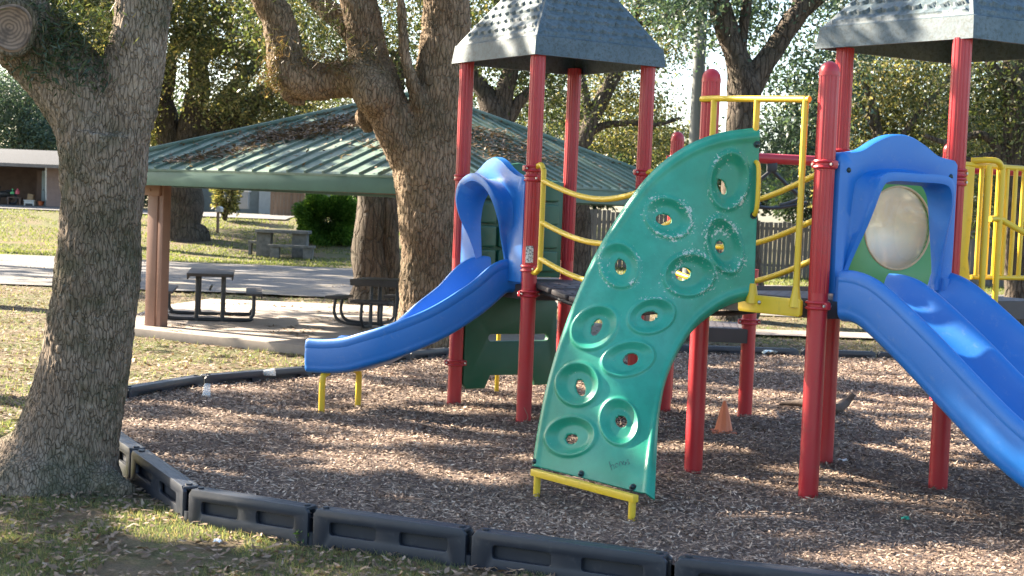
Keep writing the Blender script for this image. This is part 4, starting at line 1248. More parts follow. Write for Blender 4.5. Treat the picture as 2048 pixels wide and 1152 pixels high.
def gap(x, y):  # wanted sun patches on the ground; crowns are shaped to let light there
    n = nz(x * .75, y * 1.7, 1, 3) + .45 * nz(x * 2.2, y * 4, 1, 8)
    if y < 7.9: t = (-.12 if x > .9 else .15) if x > .4 else .34
    elif y < 9.6: t = .20
    elif y < 11.2: t = .05 if x < .2 else .17
    elif y < 15.5: t = -.02 if x < 3 else .08
    elif y < 19.5: t = -.02
    elif y < 30: t = .36 if not (x < -3.2 and y < 22.2) else -.3
    else: t = .32 if x > -9 else 0
    return n > t
def crown(parent, blobs, per, size, mat, seed, cl=.3, name='crown', ncl=None):
    P = cloud(blobs, per, seed, cl, ncl=ncl)
    if ncl:       # leaves dropped along the sun's path wherever a lit ground patch is wanted
        k_ = P[:, 2] / SD.z; gx = P[:, 0] - SD.x * k_; gy = P[:, 1] - SD.y * k_
        P = P[np.array([not gap(a, b) for a, b in zip(gx, gy)])]
    r = np.random.default_rng(seed)
    return quads(name, P, r.uniform(size * .7, size * 1.3, len(P)), r.uniform(size * .35, size * .6, len(P)), mat, seed, parent=parent)
CB = lambda px, py, Y, rx, ry, rz, w_: (tuple(at(px, py, Y)), (rx, ry, rz), w_)
TOP = [((-4.6, 10.6, 5.6), (2.2, 2.2, 1.0), 1.0), ((-1.8, 9.6, 6.2), (1.9, 2.0, .9), .8), ((-6.6, 13.6, 6.0), (2.4, 2.2, 1.2), 1.1), ((-3.2, 13.2, 6.4), (1.8, 1.8, .9), .7), ((-8.2, 10.0, 6.0), (2.2, 2.4, 1.3), 1.0)]
m = MB(); ring = [c0 + (ax * math.cos(a) + ay * math.sin(a) * 1.05) * .145 * (1 + .06 * math.sin(3 * a + 1) + .05 * noise.noise(V((math.cos(a) * 2, math.sin(a) * 2, 1)))) - dn * .005 for a in [k / 40 * 6.2832 for k in range(40)]]
m.tube(ring, .026, 10, closed=True); m.build('callus_ring', 'bark', T)
crown(T, TOP, 5200, .15, 'leaf', 11, .30, ncl=150)
# moss / fern tufts on the limbs
def tufts(parent, pts, n, L, mat, seed, sp=.06):
    r = np.random.default_rng(seed); C = np.array([tuple(p) for p in pts]); P = C[r.integers(0, len(C), n)] + r.normal(0, sp, (n, 3))
    return quads('fern_tufts', P, r.uniform(L * .5, L * 1.3, n), r.uniform(.006, .014, n), mat, seed, parent=parent)
tufts(T, [at(x, y, YT - rr) for x, y, rr in ((90, 60, .25), (130, 90, .27), (170, 150, .27), (120, 140, .27), (60, 130, .27), (150, 60, .1), (180, 120, .1), (110, 40, .1))], 1500, .07, 'leafd', 3, .075)
tufts(T, [at(x, y, YT - .2) for x, y in ((150, 80), (185, 60), (120, 20), (160, 20), (70, 20))], 900, .09, 'leaf', 4, .12)

# middle oak
YM = 19.0
g = at(858, 690, YM)
T2 = thing('oak_tree', (g.x, g.y, -.3), 'large oak with a gnarled knot and bent limb behind the left tower', 'tree')
lm = [L_(YM, (850, 740, 84), (852, 695, 68), (856, 640, 60), (857, 560, 57), (856, 480, 57), (853, 400, 60), (852, 330, 68), (862, 270, 66), (880, 200, 58), (888, 120, 52), (892, 40, 48), (890, -60, 45), (880, -200, 40)),
      L_(YM, (840, 340, 50), (812, 290, 48, -.1), (785, 235, 44, -.15), (760, 190, 46, -.2), (735, 160, 42, -.2), (690, 158, 38), (640, 162, 36), (600, 155, 38, -.1), (572, 140, 36, -.1), (566, 90, 36, 0), (556, 40, 33), (535, 0, 30), (500, -60, 28), (440, -150, 22)),
      L_(YM, (758, 175, 44, -.2), (738, 110, 40), (726, 50, 38), (716, 0, 38), (705, -80, 34), (690, -180, 28)),
      L_(YM, (750, 190, 46, -.35), (748, 178, 44, -.42)),
      L_(YM, (728, 100, 20, .1), (690, 50, 20, .3), (640, 5, 20, .5), (580, -60, 18, .7)),
      L_(YM, (575, 150, 20), (572, 182, 14, -.1), (582, 202, 8), (610, 205, 6)),
      L_(YM, (840, 210, 18, -.3), (815, 130, 12, -.4), (806, 70, 10, -.4), (800, -30, 9, -.4)),
      L_(YM, (735, 235, 26, .1), (745, 262, 16, .1)),
      L_(YM, (840, 690, 34), (795, 715, 14, -.3)), L_(YM, (880, 690, 34), (925, 712, 14, -.3))]
limbs_mesh(lm, .022, .014, 'trunk', 'bark2', T2, cell=.055, vs=.2)
TOP2 = [((-2.5, 17.5, 7.6), (3.2, 3, 1.6), 1.2), ((1.2, 18.5, 8.4), (3.2, 3, 1.7), 1.2), ((-6.0, 18.2, 7.6), (2.8, 2.6, 1.6), 1.0), ((-1.0, 22.5, 8.4), (4.0, 2.5, 1.6), 1.0)]
crown(T2, TOP2, 6500, .17, 'leaf', 12, .36, ncl=200)
tufts(T2, [at(x, y, YM - .3) for x, y in ((620, 120), (660, 130), (690, 125), (560, 100), (545, 150), (548, 170), (750, 120), (700, 130))], 1400, .13, 'roots', 5, .09)
tufts(T2, [at(x, y, YM + .1) for x, y in ((600, 40), (650, 60), (620, 90), (790, 60), (800, 110), (680, 20), (805, 20))], 1500, .15, 'leaf', 6, .22)

# far trees: (label, Y, limbs, blobs, per, size, leaf, bark)
def ftree(label, Y, limbs, blobs, per, size, leaf, seed, name='oak_tree', cl=.42, grp='trees in the background'):
    b = limbs[0][0]; p = at(b[0], b[1], Y); gz = terr(p.x, Y)
    t = thing(name, (p.x, Y, gz), label, 'tree', grp)
    m = MB()
    for L in limbs:
        q = L_(Y, *L); P = [a for a, r in q]; rr = [r for a, r in q]
        if L is limbs[0]: P[0].z = min(P[0].z, gz - .1)
        Q = spl(P, 5); RR = spl([V((r, 0, 0)) for r in rr], 5)
        Q = [a + V((noise.noise(a * 1.1), 0, noise.noise(a * 1.3 + V((9, 9, 9))))) * RR[i].x * .5 for i, a in enumerate(Q)]
        rough = lambda a, tt: 1 + .10 * math.sin(a * 3 + tt * 9) + .06 * math.sin(a * 7 + tt * 20)
        m.tube(Q, [max(.008, v.x) for v in RR], 14, prof=rough)
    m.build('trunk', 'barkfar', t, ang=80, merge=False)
    if blobs: crown(t, [CB(*x) for x in blobs], int(per * 1.55), size * .86, leaf, seed, cl)
    return t
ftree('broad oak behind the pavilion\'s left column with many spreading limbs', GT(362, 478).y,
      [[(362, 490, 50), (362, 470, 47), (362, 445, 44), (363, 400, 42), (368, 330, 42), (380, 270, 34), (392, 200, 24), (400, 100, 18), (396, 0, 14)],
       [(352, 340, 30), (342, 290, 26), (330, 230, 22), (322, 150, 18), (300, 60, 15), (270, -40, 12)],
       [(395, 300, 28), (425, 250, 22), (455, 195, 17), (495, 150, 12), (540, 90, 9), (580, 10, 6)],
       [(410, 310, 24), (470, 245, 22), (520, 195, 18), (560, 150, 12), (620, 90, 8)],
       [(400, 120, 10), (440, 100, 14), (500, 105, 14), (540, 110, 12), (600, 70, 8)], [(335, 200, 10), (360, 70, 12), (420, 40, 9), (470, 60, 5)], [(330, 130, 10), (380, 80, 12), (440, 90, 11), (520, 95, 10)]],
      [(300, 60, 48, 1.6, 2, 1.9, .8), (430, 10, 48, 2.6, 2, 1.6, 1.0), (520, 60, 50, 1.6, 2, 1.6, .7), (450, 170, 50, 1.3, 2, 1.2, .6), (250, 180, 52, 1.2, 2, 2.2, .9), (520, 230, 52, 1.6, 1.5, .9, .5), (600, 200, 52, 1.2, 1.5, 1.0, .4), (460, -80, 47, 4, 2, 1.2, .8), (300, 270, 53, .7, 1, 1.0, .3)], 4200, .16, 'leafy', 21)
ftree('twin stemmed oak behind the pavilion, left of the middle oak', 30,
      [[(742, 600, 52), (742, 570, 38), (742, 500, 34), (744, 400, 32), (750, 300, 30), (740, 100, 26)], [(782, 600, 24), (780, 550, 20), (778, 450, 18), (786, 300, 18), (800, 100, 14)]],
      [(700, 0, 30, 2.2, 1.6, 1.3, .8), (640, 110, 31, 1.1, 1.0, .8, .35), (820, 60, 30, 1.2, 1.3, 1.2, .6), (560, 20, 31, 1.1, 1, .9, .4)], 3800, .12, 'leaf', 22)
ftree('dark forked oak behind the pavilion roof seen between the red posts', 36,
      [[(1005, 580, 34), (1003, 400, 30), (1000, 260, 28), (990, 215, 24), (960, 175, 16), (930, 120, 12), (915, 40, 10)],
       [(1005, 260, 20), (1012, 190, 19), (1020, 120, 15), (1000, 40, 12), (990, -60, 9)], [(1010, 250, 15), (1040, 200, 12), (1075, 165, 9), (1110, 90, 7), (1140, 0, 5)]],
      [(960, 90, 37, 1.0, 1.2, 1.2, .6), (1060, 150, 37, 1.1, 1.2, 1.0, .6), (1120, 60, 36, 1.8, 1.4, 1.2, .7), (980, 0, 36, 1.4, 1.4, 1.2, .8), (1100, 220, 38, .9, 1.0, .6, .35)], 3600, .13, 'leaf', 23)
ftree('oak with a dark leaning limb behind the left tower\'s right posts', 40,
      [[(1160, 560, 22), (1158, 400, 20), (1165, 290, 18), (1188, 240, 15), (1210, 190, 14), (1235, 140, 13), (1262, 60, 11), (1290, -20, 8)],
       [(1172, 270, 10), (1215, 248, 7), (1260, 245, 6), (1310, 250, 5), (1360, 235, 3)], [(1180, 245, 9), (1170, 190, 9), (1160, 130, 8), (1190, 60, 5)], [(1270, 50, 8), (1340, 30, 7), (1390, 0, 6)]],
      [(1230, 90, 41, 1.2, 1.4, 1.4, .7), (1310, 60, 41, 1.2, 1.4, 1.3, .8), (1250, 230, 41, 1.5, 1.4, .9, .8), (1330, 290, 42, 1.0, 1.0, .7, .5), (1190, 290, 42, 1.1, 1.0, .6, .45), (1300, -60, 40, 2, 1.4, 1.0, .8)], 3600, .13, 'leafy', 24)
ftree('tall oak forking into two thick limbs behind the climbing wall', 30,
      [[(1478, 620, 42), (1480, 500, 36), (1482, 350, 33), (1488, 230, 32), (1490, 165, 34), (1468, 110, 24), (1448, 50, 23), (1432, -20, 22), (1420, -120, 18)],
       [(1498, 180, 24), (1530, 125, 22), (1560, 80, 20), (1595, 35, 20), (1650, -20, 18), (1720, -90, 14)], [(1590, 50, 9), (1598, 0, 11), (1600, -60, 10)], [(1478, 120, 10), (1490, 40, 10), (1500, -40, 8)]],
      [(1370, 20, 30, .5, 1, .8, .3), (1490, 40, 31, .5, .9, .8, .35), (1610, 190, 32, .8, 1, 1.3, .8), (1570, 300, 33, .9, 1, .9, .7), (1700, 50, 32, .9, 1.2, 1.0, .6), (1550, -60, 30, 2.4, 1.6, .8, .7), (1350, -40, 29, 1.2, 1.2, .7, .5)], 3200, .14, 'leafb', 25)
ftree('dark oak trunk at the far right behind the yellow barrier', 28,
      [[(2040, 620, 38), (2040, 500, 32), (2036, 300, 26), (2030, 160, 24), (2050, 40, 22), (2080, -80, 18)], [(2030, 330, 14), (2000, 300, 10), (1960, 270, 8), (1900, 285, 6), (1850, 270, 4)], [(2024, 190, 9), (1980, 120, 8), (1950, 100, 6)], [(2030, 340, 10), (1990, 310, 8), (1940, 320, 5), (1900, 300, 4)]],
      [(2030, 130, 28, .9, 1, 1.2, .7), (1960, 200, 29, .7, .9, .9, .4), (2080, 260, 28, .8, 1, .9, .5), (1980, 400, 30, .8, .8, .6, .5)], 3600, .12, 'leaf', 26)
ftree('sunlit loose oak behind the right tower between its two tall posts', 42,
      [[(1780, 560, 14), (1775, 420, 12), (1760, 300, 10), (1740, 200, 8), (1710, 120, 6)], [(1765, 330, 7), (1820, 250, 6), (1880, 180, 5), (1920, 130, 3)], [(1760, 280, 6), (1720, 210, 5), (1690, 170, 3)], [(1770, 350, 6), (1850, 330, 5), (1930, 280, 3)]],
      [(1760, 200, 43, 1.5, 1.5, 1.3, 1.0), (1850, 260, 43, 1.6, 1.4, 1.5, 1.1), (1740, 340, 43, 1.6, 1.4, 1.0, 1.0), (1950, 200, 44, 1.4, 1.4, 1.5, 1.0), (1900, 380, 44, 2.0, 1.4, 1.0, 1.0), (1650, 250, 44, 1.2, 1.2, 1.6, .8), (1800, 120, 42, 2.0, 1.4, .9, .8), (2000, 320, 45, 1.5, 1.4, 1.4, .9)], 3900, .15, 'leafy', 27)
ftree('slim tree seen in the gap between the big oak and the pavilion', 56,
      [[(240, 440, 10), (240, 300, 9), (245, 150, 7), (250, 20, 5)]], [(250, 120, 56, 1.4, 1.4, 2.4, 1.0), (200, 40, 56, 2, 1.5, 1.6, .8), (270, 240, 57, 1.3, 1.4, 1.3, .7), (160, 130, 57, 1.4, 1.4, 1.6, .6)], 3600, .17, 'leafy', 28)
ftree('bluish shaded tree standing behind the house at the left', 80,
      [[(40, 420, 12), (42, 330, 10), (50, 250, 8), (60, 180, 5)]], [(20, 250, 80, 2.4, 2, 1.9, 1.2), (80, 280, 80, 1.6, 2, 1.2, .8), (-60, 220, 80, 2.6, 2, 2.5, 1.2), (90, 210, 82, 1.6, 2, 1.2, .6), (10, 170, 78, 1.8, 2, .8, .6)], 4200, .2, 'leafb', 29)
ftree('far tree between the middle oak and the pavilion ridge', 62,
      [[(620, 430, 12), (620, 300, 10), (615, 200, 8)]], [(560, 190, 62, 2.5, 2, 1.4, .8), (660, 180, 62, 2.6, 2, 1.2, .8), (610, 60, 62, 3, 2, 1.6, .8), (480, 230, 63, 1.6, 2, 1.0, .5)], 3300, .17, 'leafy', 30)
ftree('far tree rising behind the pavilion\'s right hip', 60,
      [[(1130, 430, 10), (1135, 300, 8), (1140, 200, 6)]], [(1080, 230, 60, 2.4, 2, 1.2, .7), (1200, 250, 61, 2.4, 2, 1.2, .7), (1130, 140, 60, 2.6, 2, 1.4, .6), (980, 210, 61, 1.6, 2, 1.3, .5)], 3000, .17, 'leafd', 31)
# shading oak out of frame on the left, the source of the broken light
ft = thing('oak_tree', (-10.5, 17.5, -.3), 'oak just outside the left edge whose crown shades the playground', 'tree', 'trees in the background')
m = MB(); m.tube([V((-10.5, 17.5, -.4)), V((-10.4, 17.4, 2)), V((-10, 17, 5)), V((-9.6, 16.6, 8))], [.5, .38, .32, .2], 14)
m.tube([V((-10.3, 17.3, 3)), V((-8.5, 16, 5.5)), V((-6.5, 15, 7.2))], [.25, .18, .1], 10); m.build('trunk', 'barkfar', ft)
crown(ft, [((-8, 15.5, 7.8), (3.4, 3, 1.5), 1.3), ((-11.5, 18, 8.5), (3.5, 3.2, 1.8), 1.4), ((-10.5, 21.5, 8), (3.0, 2.8, 1.6), 1.0), ((-13.0, 13.6, 7.8), (3, 2.8, 1.6), 1.1), ((-12.2, 14.0, 5.6), (2.2, 2.4, 1.2), .8), ((-9.6, 12.4, 6.2), (1.6, 1.6, .9), .6)], 6500, .19, 'leaf', 41, .36, ncl=230)
for k_, (bx, by, lb) in enumerate(((-10.9, 27.5, 'oak added behind the big foreground trunk to shade the pavilion'), (-19, 40, 'unseen oak added beyond the left edge to shade the street'), (-13.5, 50, 'unseen oak added behind the big foreground trunk to shade the street'), (-18.5, 46.5, 'second unseen oak added beyond the left edge to shade the street'))):
    tt = thing('oak_tree', (bx, by, terr(bx, by)), lb, 'tree', 'trees in the background'); m = MB()  # oaks added for the shade they throw on the pavilion slab and street
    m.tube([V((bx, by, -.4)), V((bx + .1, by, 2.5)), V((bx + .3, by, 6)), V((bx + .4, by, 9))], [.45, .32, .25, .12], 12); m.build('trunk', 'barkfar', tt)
    crown(tt, [((bx + 1, by - 1, 8.2), (3.4, 3.2, 1.7), 1.2), ((bx - 2, by + 1.5, 8.8), (3.4, 3.0, 1.8), 1.2), ((bx + .5, by + 2.5, 9.5), (3.0, 3, 1.5), .8)] + ([((-11.7, 28.8, 5.4), (2.0, 2.6, 1.4), .9), ((-11.2, 25.6, 6.0), (1.8, 1.8, 1.2), .7)] if k_ == 0 else []), 6000, .21, 'leaf', 140 + k_, .42, ncl=200)
# shrub mass and woodland
def bush(name, label, px, py, Y, r, n, size, mat, seed, grp=None, cat='bush'):
    p = at(px, py, Y); gz = terr(p.x, Y); t = thing(name, (p.x, Y, gz), label, cat, grp)
    m = MB(); rd = random.Random(seed)
    for i in range(7):
        q = V((p.x + rd.uniform(-.7, .7) * r[0], Y + rd.uniform(-.6, .6) * r[1], p.z + rd.uniform(-.3, .7) * r[2])); m.tube([V((p.x, Y, gz - .05)), V((p.x, Y, gz)).lerp(q, .5), q], [.05, .03, .01], 6)
    m.build('stems', 'barkfar', t)
    rg2 = np.random.default_rng(seed); d = rg2.normal(0, 1, (n, 3)); d /= np.linalg.norm(d, axis=1)[:, None]
    d = np.sign(d) * np.abs(d) ** .75
    P = np.array(tuple(p)) + d * np.array(r) * (rg2.uniform(.1, 1, (n, 1)) ** .5) * (1 + .12 * np.sin(d[:, :1] * 7 + d[:, 2:] * 5)) + rg2.normal(0, .05, (n, 3)); P[:, 2] = np.maximum(P[:, 2], gz + .02)
    quads('foliage', P, rg2.uniform(size * .7, size * 1.3, n), rg2.uniform(size * .4, size * .65, n), mat, seed, parent=t); return t
bush('hedge_bush', 'big clipped green bush in sun behind the pavilion', 656, 440, GT(656, 490).y, (1.12, .9, .90), 34000, .12, 'hedge', 51)
bush('small_tree', 'small grey-green leafy shrub by the blue-grey house behind the pavilion', 452, 392, 58, (.55, .6, .75), 2600, .12, 'leafy', 52)
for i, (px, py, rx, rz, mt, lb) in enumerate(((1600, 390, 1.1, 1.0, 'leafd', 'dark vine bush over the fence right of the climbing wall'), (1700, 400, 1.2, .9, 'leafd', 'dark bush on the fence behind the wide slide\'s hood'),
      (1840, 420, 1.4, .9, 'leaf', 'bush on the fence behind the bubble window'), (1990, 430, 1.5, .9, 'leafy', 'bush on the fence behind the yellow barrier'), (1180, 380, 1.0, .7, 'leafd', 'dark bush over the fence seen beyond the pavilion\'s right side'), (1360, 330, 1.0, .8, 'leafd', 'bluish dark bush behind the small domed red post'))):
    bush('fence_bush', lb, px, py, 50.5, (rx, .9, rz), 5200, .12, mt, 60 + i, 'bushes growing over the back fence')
wd = []
rgw = np.random.default_rng(77); k = 0
for px in range(-350, 2500, 46):
    Yw = rgw.uniform(86, 100); top = rgw.uniform(150, 280) + (90 if 1320 < px < 1620 or 900 < px < 1080 else 0)
    wd.append(CB(px, (top + 420) / 2, Yw, 1.9, 1.5, (420 - top) / 2 / F * Yw, 1.0))
P = cloud(wd, 1500, 78, .5); P = P[P[:, 2] > .5]; r = np.random.default_rng(79)
P = P[:, :]
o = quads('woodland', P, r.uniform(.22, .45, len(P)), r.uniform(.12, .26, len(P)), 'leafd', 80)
tag(o, 'far dark woodland behind the houses and the fence', 'woodland', kind='stuff')

# ------------------------------------------------------------------ utility pole
b = at(1378, 560, 33); tq = at(1391, -60, 33); m = MB(); 
m.tube([V((b.x, 33, -.3)), V((b.x + .0, 33, 2)), V((b.x, 33, 9.5))], [.155, .15, .125], 20)
pt = thing('utility_pole', (b.x, 33, -.2), 'plain grey wooden pole rising behind the domed red posts', 'utility pole'); m.build('pole', 'pole', pt)

# ------------------------------------------------------------------ fences
def board_fence(name, label, A, B, h, mat, seed, bw=.145, rail=True):
    t = thing(name, A, label, 'fence'); rd = random.Random(seed); m = MB(); d = B - A; L = d.length; e = d.normalized(); rot = Matrix.Rotation(math.atan2(d.y, d.x), 3, 'Z'); x = 0
    while x < L:
        c = A + e * x; zz = terr(c.x, c.y); hh = h + rd.uniform(-.04, .03)
        m.box(V((c.x, c.y, zz + hh / 2)) + V((0, rd.uniform(-.012, .012), 0)), (bw - rd.uniform(.006, .02), .02, hh), rot @ Matrix.Rotation(rd.uniform(-.008, .008), 3, 'Y')); x += bw
    m.build('boards', mat, t, merge=False)
    m = MB()
    for z in (.35, h - .3):
        a_, b_ = V((A.x, A.y + .04, terr(A.x, A.y) + z)), V((B.x, B.y + .04, terr(B.x, B.y) + z)); m.box((a_ + b_) / 2, ((b_ - a_).length, .04, .09), rot)
    m.build('rails', mat, t); return t
YF = GT(1570, 557).y; A = at(1100, 500, YF); B = at(2500, 560, YF); A.z = B.z = -.1
board_fence('wooden_fence', 'long weathered grey board fence behind the playground on the right', A, B, 1.85, 'wood', 1)
A = at(543, 433, 63); B = at(640, 437, 63)
board_fence('wooden_fence', 'brown board fence beside the blue-grey house, left of the green bush', A, B, 1.25, 'brownwood', 2)

# ------------------------------------------------------------------ far houses
def wp(px, py, Y): return at(px, py, Y)
gz = 1.05
hs = thing('house', (wp(60, 415, 62).x, 62, gz), 'low tan house with an open carport and shingle roof at far left', 'house')
x0, x1 = wp(-260, 400, 62).x, wp(255, 400, 62).x; xb = wp(92, 400, 62).x; ze_ = 2.78
m = MB(); m.box(((xb + x1) / 2, 62.1, (gz + ze_) / 2), (x1 - xb, .2, ze_ - gz)); m.build('front_wall', 'brick', hs)
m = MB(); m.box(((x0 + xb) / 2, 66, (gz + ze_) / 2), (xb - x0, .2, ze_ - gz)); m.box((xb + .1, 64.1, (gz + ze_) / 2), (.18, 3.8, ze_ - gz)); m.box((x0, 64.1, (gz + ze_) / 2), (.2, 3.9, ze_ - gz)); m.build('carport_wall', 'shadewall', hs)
dx0, dx1 = wp(71, 400, 62.6).x, wp(91, 400, 62.6).x
m = MB(); m.box(((dx0 + dx1) / 2, 63.4, gz + .78), (dx1 - dx0, .06, 1.56), bev=.01); dr = m.build('door', 'paledoor', hs)
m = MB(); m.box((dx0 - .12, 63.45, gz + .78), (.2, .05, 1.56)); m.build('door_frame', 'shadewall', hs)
m = MB(); m.ball((dx0 + .07, 63.35, gz + .75), .035, seg=8, rings=6); m.build('handle', 'steel', dr)
m = MB()
for s in (0, 1):
    pass
yr = 60.9
m.add([V((x0 - .5, yr, ze_ + .05)), V((x1 + .4, yr, ze_ + .05)), V((x1 - 2, 66, ze_ + .75)), V((x0 + .5, 66, ze_ + .75)), V((x1 + .4, 71, ze_ + .05)), V((x0 - .5, 71, ze_ + .05))], [[0, 1, 2, 3], [3, 2, 4, 5], [0, 3, 5], [1, 4, 2]])
m.build('roof', 'roofshingle', hs)
m = MB(); m.box(((x0 + x1) / 2, yr + .02, ze_ - .02), (x1 - x0 + .9, .06, .13)); m.box(((x0 + x1) / 2, 64, ze_ + .0), (x1 - x0 + .4, 5.6, .05)); m.build('fascia', simple('dark_fascia', (.16, .15, .15), .5), hs)
m = MB(); m.tube([wp(92, 332, 61.0), wp(92, 400, 61.6)], .03, 8); m.build('downpipe', 'white', hs)
def small(name, label, cat, parts, loc):
    t = thing(name, loc, label, cat)
    for nm, mb, mt in parts: mb.build(nm, mt, t)
P = lambda px, py, Y=62.4: wp(px, py, Y)
q = P(8, 408); q.z = terr(q.x, 62.4) + .06; mB, mW, mS = MB(), MB(), MB()
for dx in (-.38, .34): mW.tube([q + V((dx + math.cos(a) * .2, 0, .22 + math.sin(a) * .2)) for a in [k / 20 * 6.2832 for k in range(20)]], .045, 8, closed=True)
mB.ball(q + V((0, 0, .42)), .2, 1.3, .6, .7); mB.tube([q + V((-.38, 0, .22)), q + V((-.2, 0, .62)), q + V((-.22, .2, .72))], .03, 8); mB.tube([q + V((.34, 0, .22)), q + V((.1, 0, .35)), q + V((-.15, 0, .3))], .04, 8)
mS.ball(q + V((.25, 0, .55)), .15, 1.5, .7, .4)
small('motorcycle', 'dark motorcycle parked in the carport at the far left', 'motorcycle', [('body', mB, 'metalblk'), ('wheels', mW, 'black'), ('seat', mS, 'black')], q)
for k, (px, c, lb, hh) in enumerate(((25, (.1, .6, .25), 'green bottle on the low carport bench beside the pink one', .22), (35, (.75, .12, .2), 'pink bottle on the low carport bench beside the green one', .22))):
    q = P(px, 388); tz = terr(q.x, 62.4); m = MB(); m.tube([q, q + Z * hh * .6, q + Z * hh * .75, q + Z * hh], [.09, .09, .04, .03], 12)
    tag(m.build('bottle', simple('bottle_%s' % lb[:4].strip(), c, .3, .1)), lb, 'bottle', 'bottles in the carport')
q = P(30, 405); m = MB(); m.box(V((q.x, 62.4, q.z + .2)), (.55, .3, .03)); 
for dx in (-.25, .25): m.box(V((q.x + dx, 62.4, q.z + .02)), (.04, .28, .36))
tag(m.build('small_bench', 'shadewall'), 'low dark bench in the carport carrying two bottles', 'bench')
q = P(60, 412); m = MB(); m.box(q + V((0, 0, .10)), (.42, .3, .2), bev=.03); m2 = MB(); m2.box(q + V((0, 0, .225)), (.46, .33, .05), bev=.015); m3 = MB(); m3.box(q + V((0, -.155, .06)), (.3, .02, .09), bev=.01)
small('cool_box', 'white cool box with dark front on the carport floor', 'cool box', [('box', m, 'white'), ('lid', m2, 'white'), ('front_panel', m3, 'black')], q)
q = P(62, 397); m = MB(); m.box(q + V((0, 0, .06)), (.24, .22, .26), Matrix.Rotation(.15, 3, 'Y'), .008); tag(m.build('cardboard_box', simple('cardboard', (.36, .25, .15), .8, .1)), 'brown cardboard box standing on the white cool box', 'box')
q = P(82, 411); m = MB(); m.loop([[q + V((math.cos(a) * r, math.sin(a) * r, z)) for a in [k / 20 * 6.2832 for k in range(20)]] for r, z in ((.001, 0), (.09, 0), (.13, .17), (.14, .18), (.12, .18), (.08, .02), (.001, .02))]); tag(m.build('plant_pot', 'cone'), 'orange plant pot beside the pale door of the carport', 'plant pot')
h2 = thing('house', (P(540, 430, 68).x, 68, 1.1), 'blue-grey house wall with pale door seen under the pavilion roof', 'house')
a_, b_ = P(395, 430, 68), P(700, 430, 68)
m = MB(); m.box(((a_.x + b_.x) / 2, 68.2, 2.2), (b_.x - a_.x, .2, 2.6)); m.build('wall', simple('blue_grey_siding', (.17, .20, .20), .7, .15, 4), h2)
a2, b2 = P(513, 430, 67.5), P(543, 430, 67.5)
m = MB(); m.box(((a2.x + b2.x) / 2, 68.05, 1.9), (b2.x - a2.x, .08, 1.9), bev=.01); m.build('door', simple('pale_blue_panel', (.42, .46, .47), .5, .1), h2)
m = MB(); m.add([V((a_.x - .4, 67.2, 3.45)), V((b_.x + .4, 67.2, 3.45)), V((b_.x + .4, 71, 4.2)), V((a_.x - .4, 71, 4.2)), V((b_.x + .4, 75, 3.4)), V((a_.x - .4, 75, 3.4))], [[0, 1, 2, 3], [3, 2, 4, 5]]); m.build('roof', 'roofshingle', h2)
a3, b3 = P(478, 400, 66), P(498, 400, 66)
m = MB(); m.box(((a3.x + b3.x) / 2, 66, (a3.z) ), (b3.x - a3.x, .5, .75), bev=.02); m2 = MB(); m2.box(((a3.x + b3.x) / 2, 66, a3.z + .4), (b3.x - a3.x + .08, .58, .07), bev=.02)
small('utility_box', 'pale grey utility cabinet beside the blue-grey house', 'cabinet', [('body', m, simple('grey_cabinet', (.28, .29, .29), .5, .1)), ('lid', m2, 'white')], a3)
# mailbox
q = GT(435, 466); t = thing('mailbox', q, 'small white mailbox on a wooden post in the sunny lawn', 'mailbox')
hm = (466 - 424) / F * q.y
m = MB(); m.box(q + V((0, 0, hm / 2)), (.09, .09, hm)); m.build('post', 'brownwood', t)
m = MB(); c = q + V((.05, 0, hm)); n = 12
prf = [(-.1, 0), (.1, 0), (.1, .1), (.09, .15), (.05, .19), (0, .2), (-.05, .19), (-.09, .15), (-.1, .1)]
m.loop([[c + V((a * .9, s, b)) for a, b in prf] for s in (-.25, .25)]); m.add([c + V((a * .9, -.25, b)) for a, b in prf], [list(range(9))]); m.add([c + V((a * .9, .25, b)) for a, b in prf], [list(range(9))])
m.build('box', simple('mailbox_grey', (.42, .43, .44), .4, .1), t)
m = MB(); m.box(c + V((-.12, .05, .2)), (.015, .03, .14)); m.build('flag', 'red', t)
# weathered stone table in the lawn
q = GT(560, 514); YY = q.y; s_ = YY / F; gz_ = q.z
t = thing('stone_table', (q.x, YY, gz_), 'weathered concrete table with benches on the lawn before the green bush', 'picnic table')
W = lambda px: at(px, 500, YY).x
m = MB(); zt = gz_ + 54 * s_
m.box(((W(512) + W(618)) / 2, YY + .1, zt - .05), (W(618) - W(512), .9, .10), bev=.012); m.build('table_top', 'oldconcrete', t)
for a_, b_ in ((514, 542), (585, 614)):
    m = MB(); m.box(((W(a_) + W(b_)) / 2, YY + .1, (gz_ + zt - .1) / 2), (W(b_) - W(a_), .55, zt - gz_ - .1), bev=.01); m.build('leg', 'oldconcrete', t)
def stb(xa, xb, yy, lb, h=26):
    tt = thing('stone_bench', (W((xa + xb) / 2), yy, gz_), lb, 'bench', 'stone benches round the concrete table'); m = MB(); z1 = gz_ + h * s_
    m.box(((W(xa) + W(xb)) / 2, yy, z1 - .04), (W(xb) - W(xa), .38, .08), bev=.01); m.build('seat', 'oldconcrete', tt)
    for c in (xa + (xb - xa) * .14, xa + (xb - xa) * .86):
        m = MB(); m.box((W(c), yy, (gz_ + z1 - .08) / 2), ((W(xb) - W(xa)) * .2, .3, z1 - gz_ - .08), bev=.008); m.build('leg', 'oldconcrete', tt)
stb(545, 636, YY - .75, 'long concrete bench in front of the concrete table'); stb(496, 524, YY + .1, 'short concrete bench at the left end of the concrete table', 30)

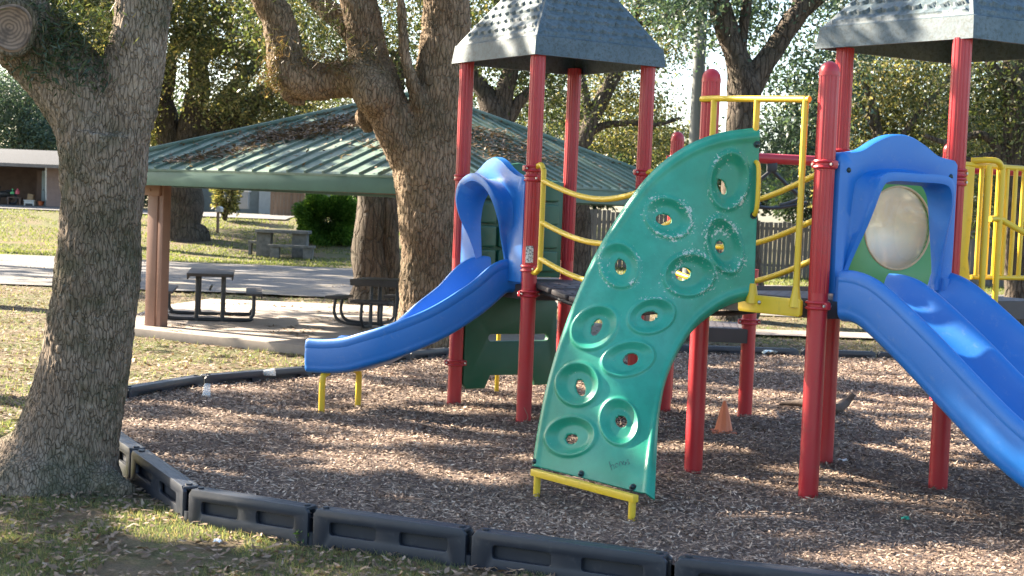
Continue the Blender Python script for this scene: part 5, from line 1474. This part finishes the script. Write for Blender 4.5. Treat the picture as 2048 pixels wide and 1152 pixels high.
# ------------------------------------------------------------------ grass and fallen leaves
def lz(x, y): return terr(x, y) + .03 * nz(x, y, .7) + .015 * nz(x, y, 2.3)
def cull(P): return P[np.abs(P[:, 0]) < .36 * P[:, 1] + .3]
def patch(x, y): return nz(x, y, .9, 9) + .6 * nz(x, y, 3, 2) > -.12
pts = scatter(330000, -4.2, 3.2, 5.9, 14, lambda x, y: lawnok(x, y) and patch(x, y), lz)
r = np.random.default_rng(91)
o = quads('lawn_grass', pts, r.uniform(.018, .05, len(pts)), r.uniform(.003, .006, len(pts)) * 1.2, 'grass', 92, tri=True, updir=.55)
tag(o, 'short green grass on the shaded lawn in front of the border', 'grass', kind='stuff')
pts = scatter(95000, -14, 14, 12, 31, lambda x, y: lawnok(x, y) and patch(x * .7, y * .7), lz)
o = quads('far_grass', pts, r.uniform(.03, .08, len(pts)), r.uniform(.008, .016, len(pts)), 'grass', 93, tri=True, updir=.6)
tag(o, 'thin grass around the pavilion and behind the playground', 'grass', kind='stuff')
pts = scatter(110000, -26, 22, 43, 68, lambda x, y: nz(x * .6, y * .6) > -.3, lz)
pts = np.array([p for p in pts if not (59 < p[1] < 66 and p[0] < -9)])
o = quads('distant_grass', pts, r.uniform(.05, .11, len(pts)), r.uniform(.02, .045, len(pts)), 'lawnblade', 94, tri=True, updir=.6)
tag(o, 'sunny grass on the far lawns before the houses', 'grass', kind='stuff')
pts = scatter(26000, -4.2, 3.2, 5.9, 14, lambda x, y: lawnok(x, y) and nz(x, y, 1.4, 4) > -.28, lambda x, y: lz(x, y) + .012)
pts[:, 2] += r.uniform(0, .02, len(pts))
o = quads('fallen_leaves', pts, r.uniform(.03, .075, len(pts)), r.uniform(.014, .03, len(pts)), 'litter', 95, flat=.75)
tag(o, 'dry brown leaves scattered over the lawn', 'leaf litter', kind='stuff')
pts = scatter(100000, -14, 14, 12, 44, lambda x, y: not inpoly(x, y) and (not inpoly(x, y, slabpoly) or nz(x, y, 1.1, 6) > .28), lambda x, y: (slz + .01 if inpoly(x, y, slabpoly) else lz(x, y) + .012))
o = quads('scattered_leaves', pts, r.uniform(.05, .11, len(pts)), r.uniform(.025, .05, len(pts)), 'litter', 96, flat=.85)
tag(o, 'brown leaves scattered round and on the pavilion slab', 'leaf litter', kind='stuff')
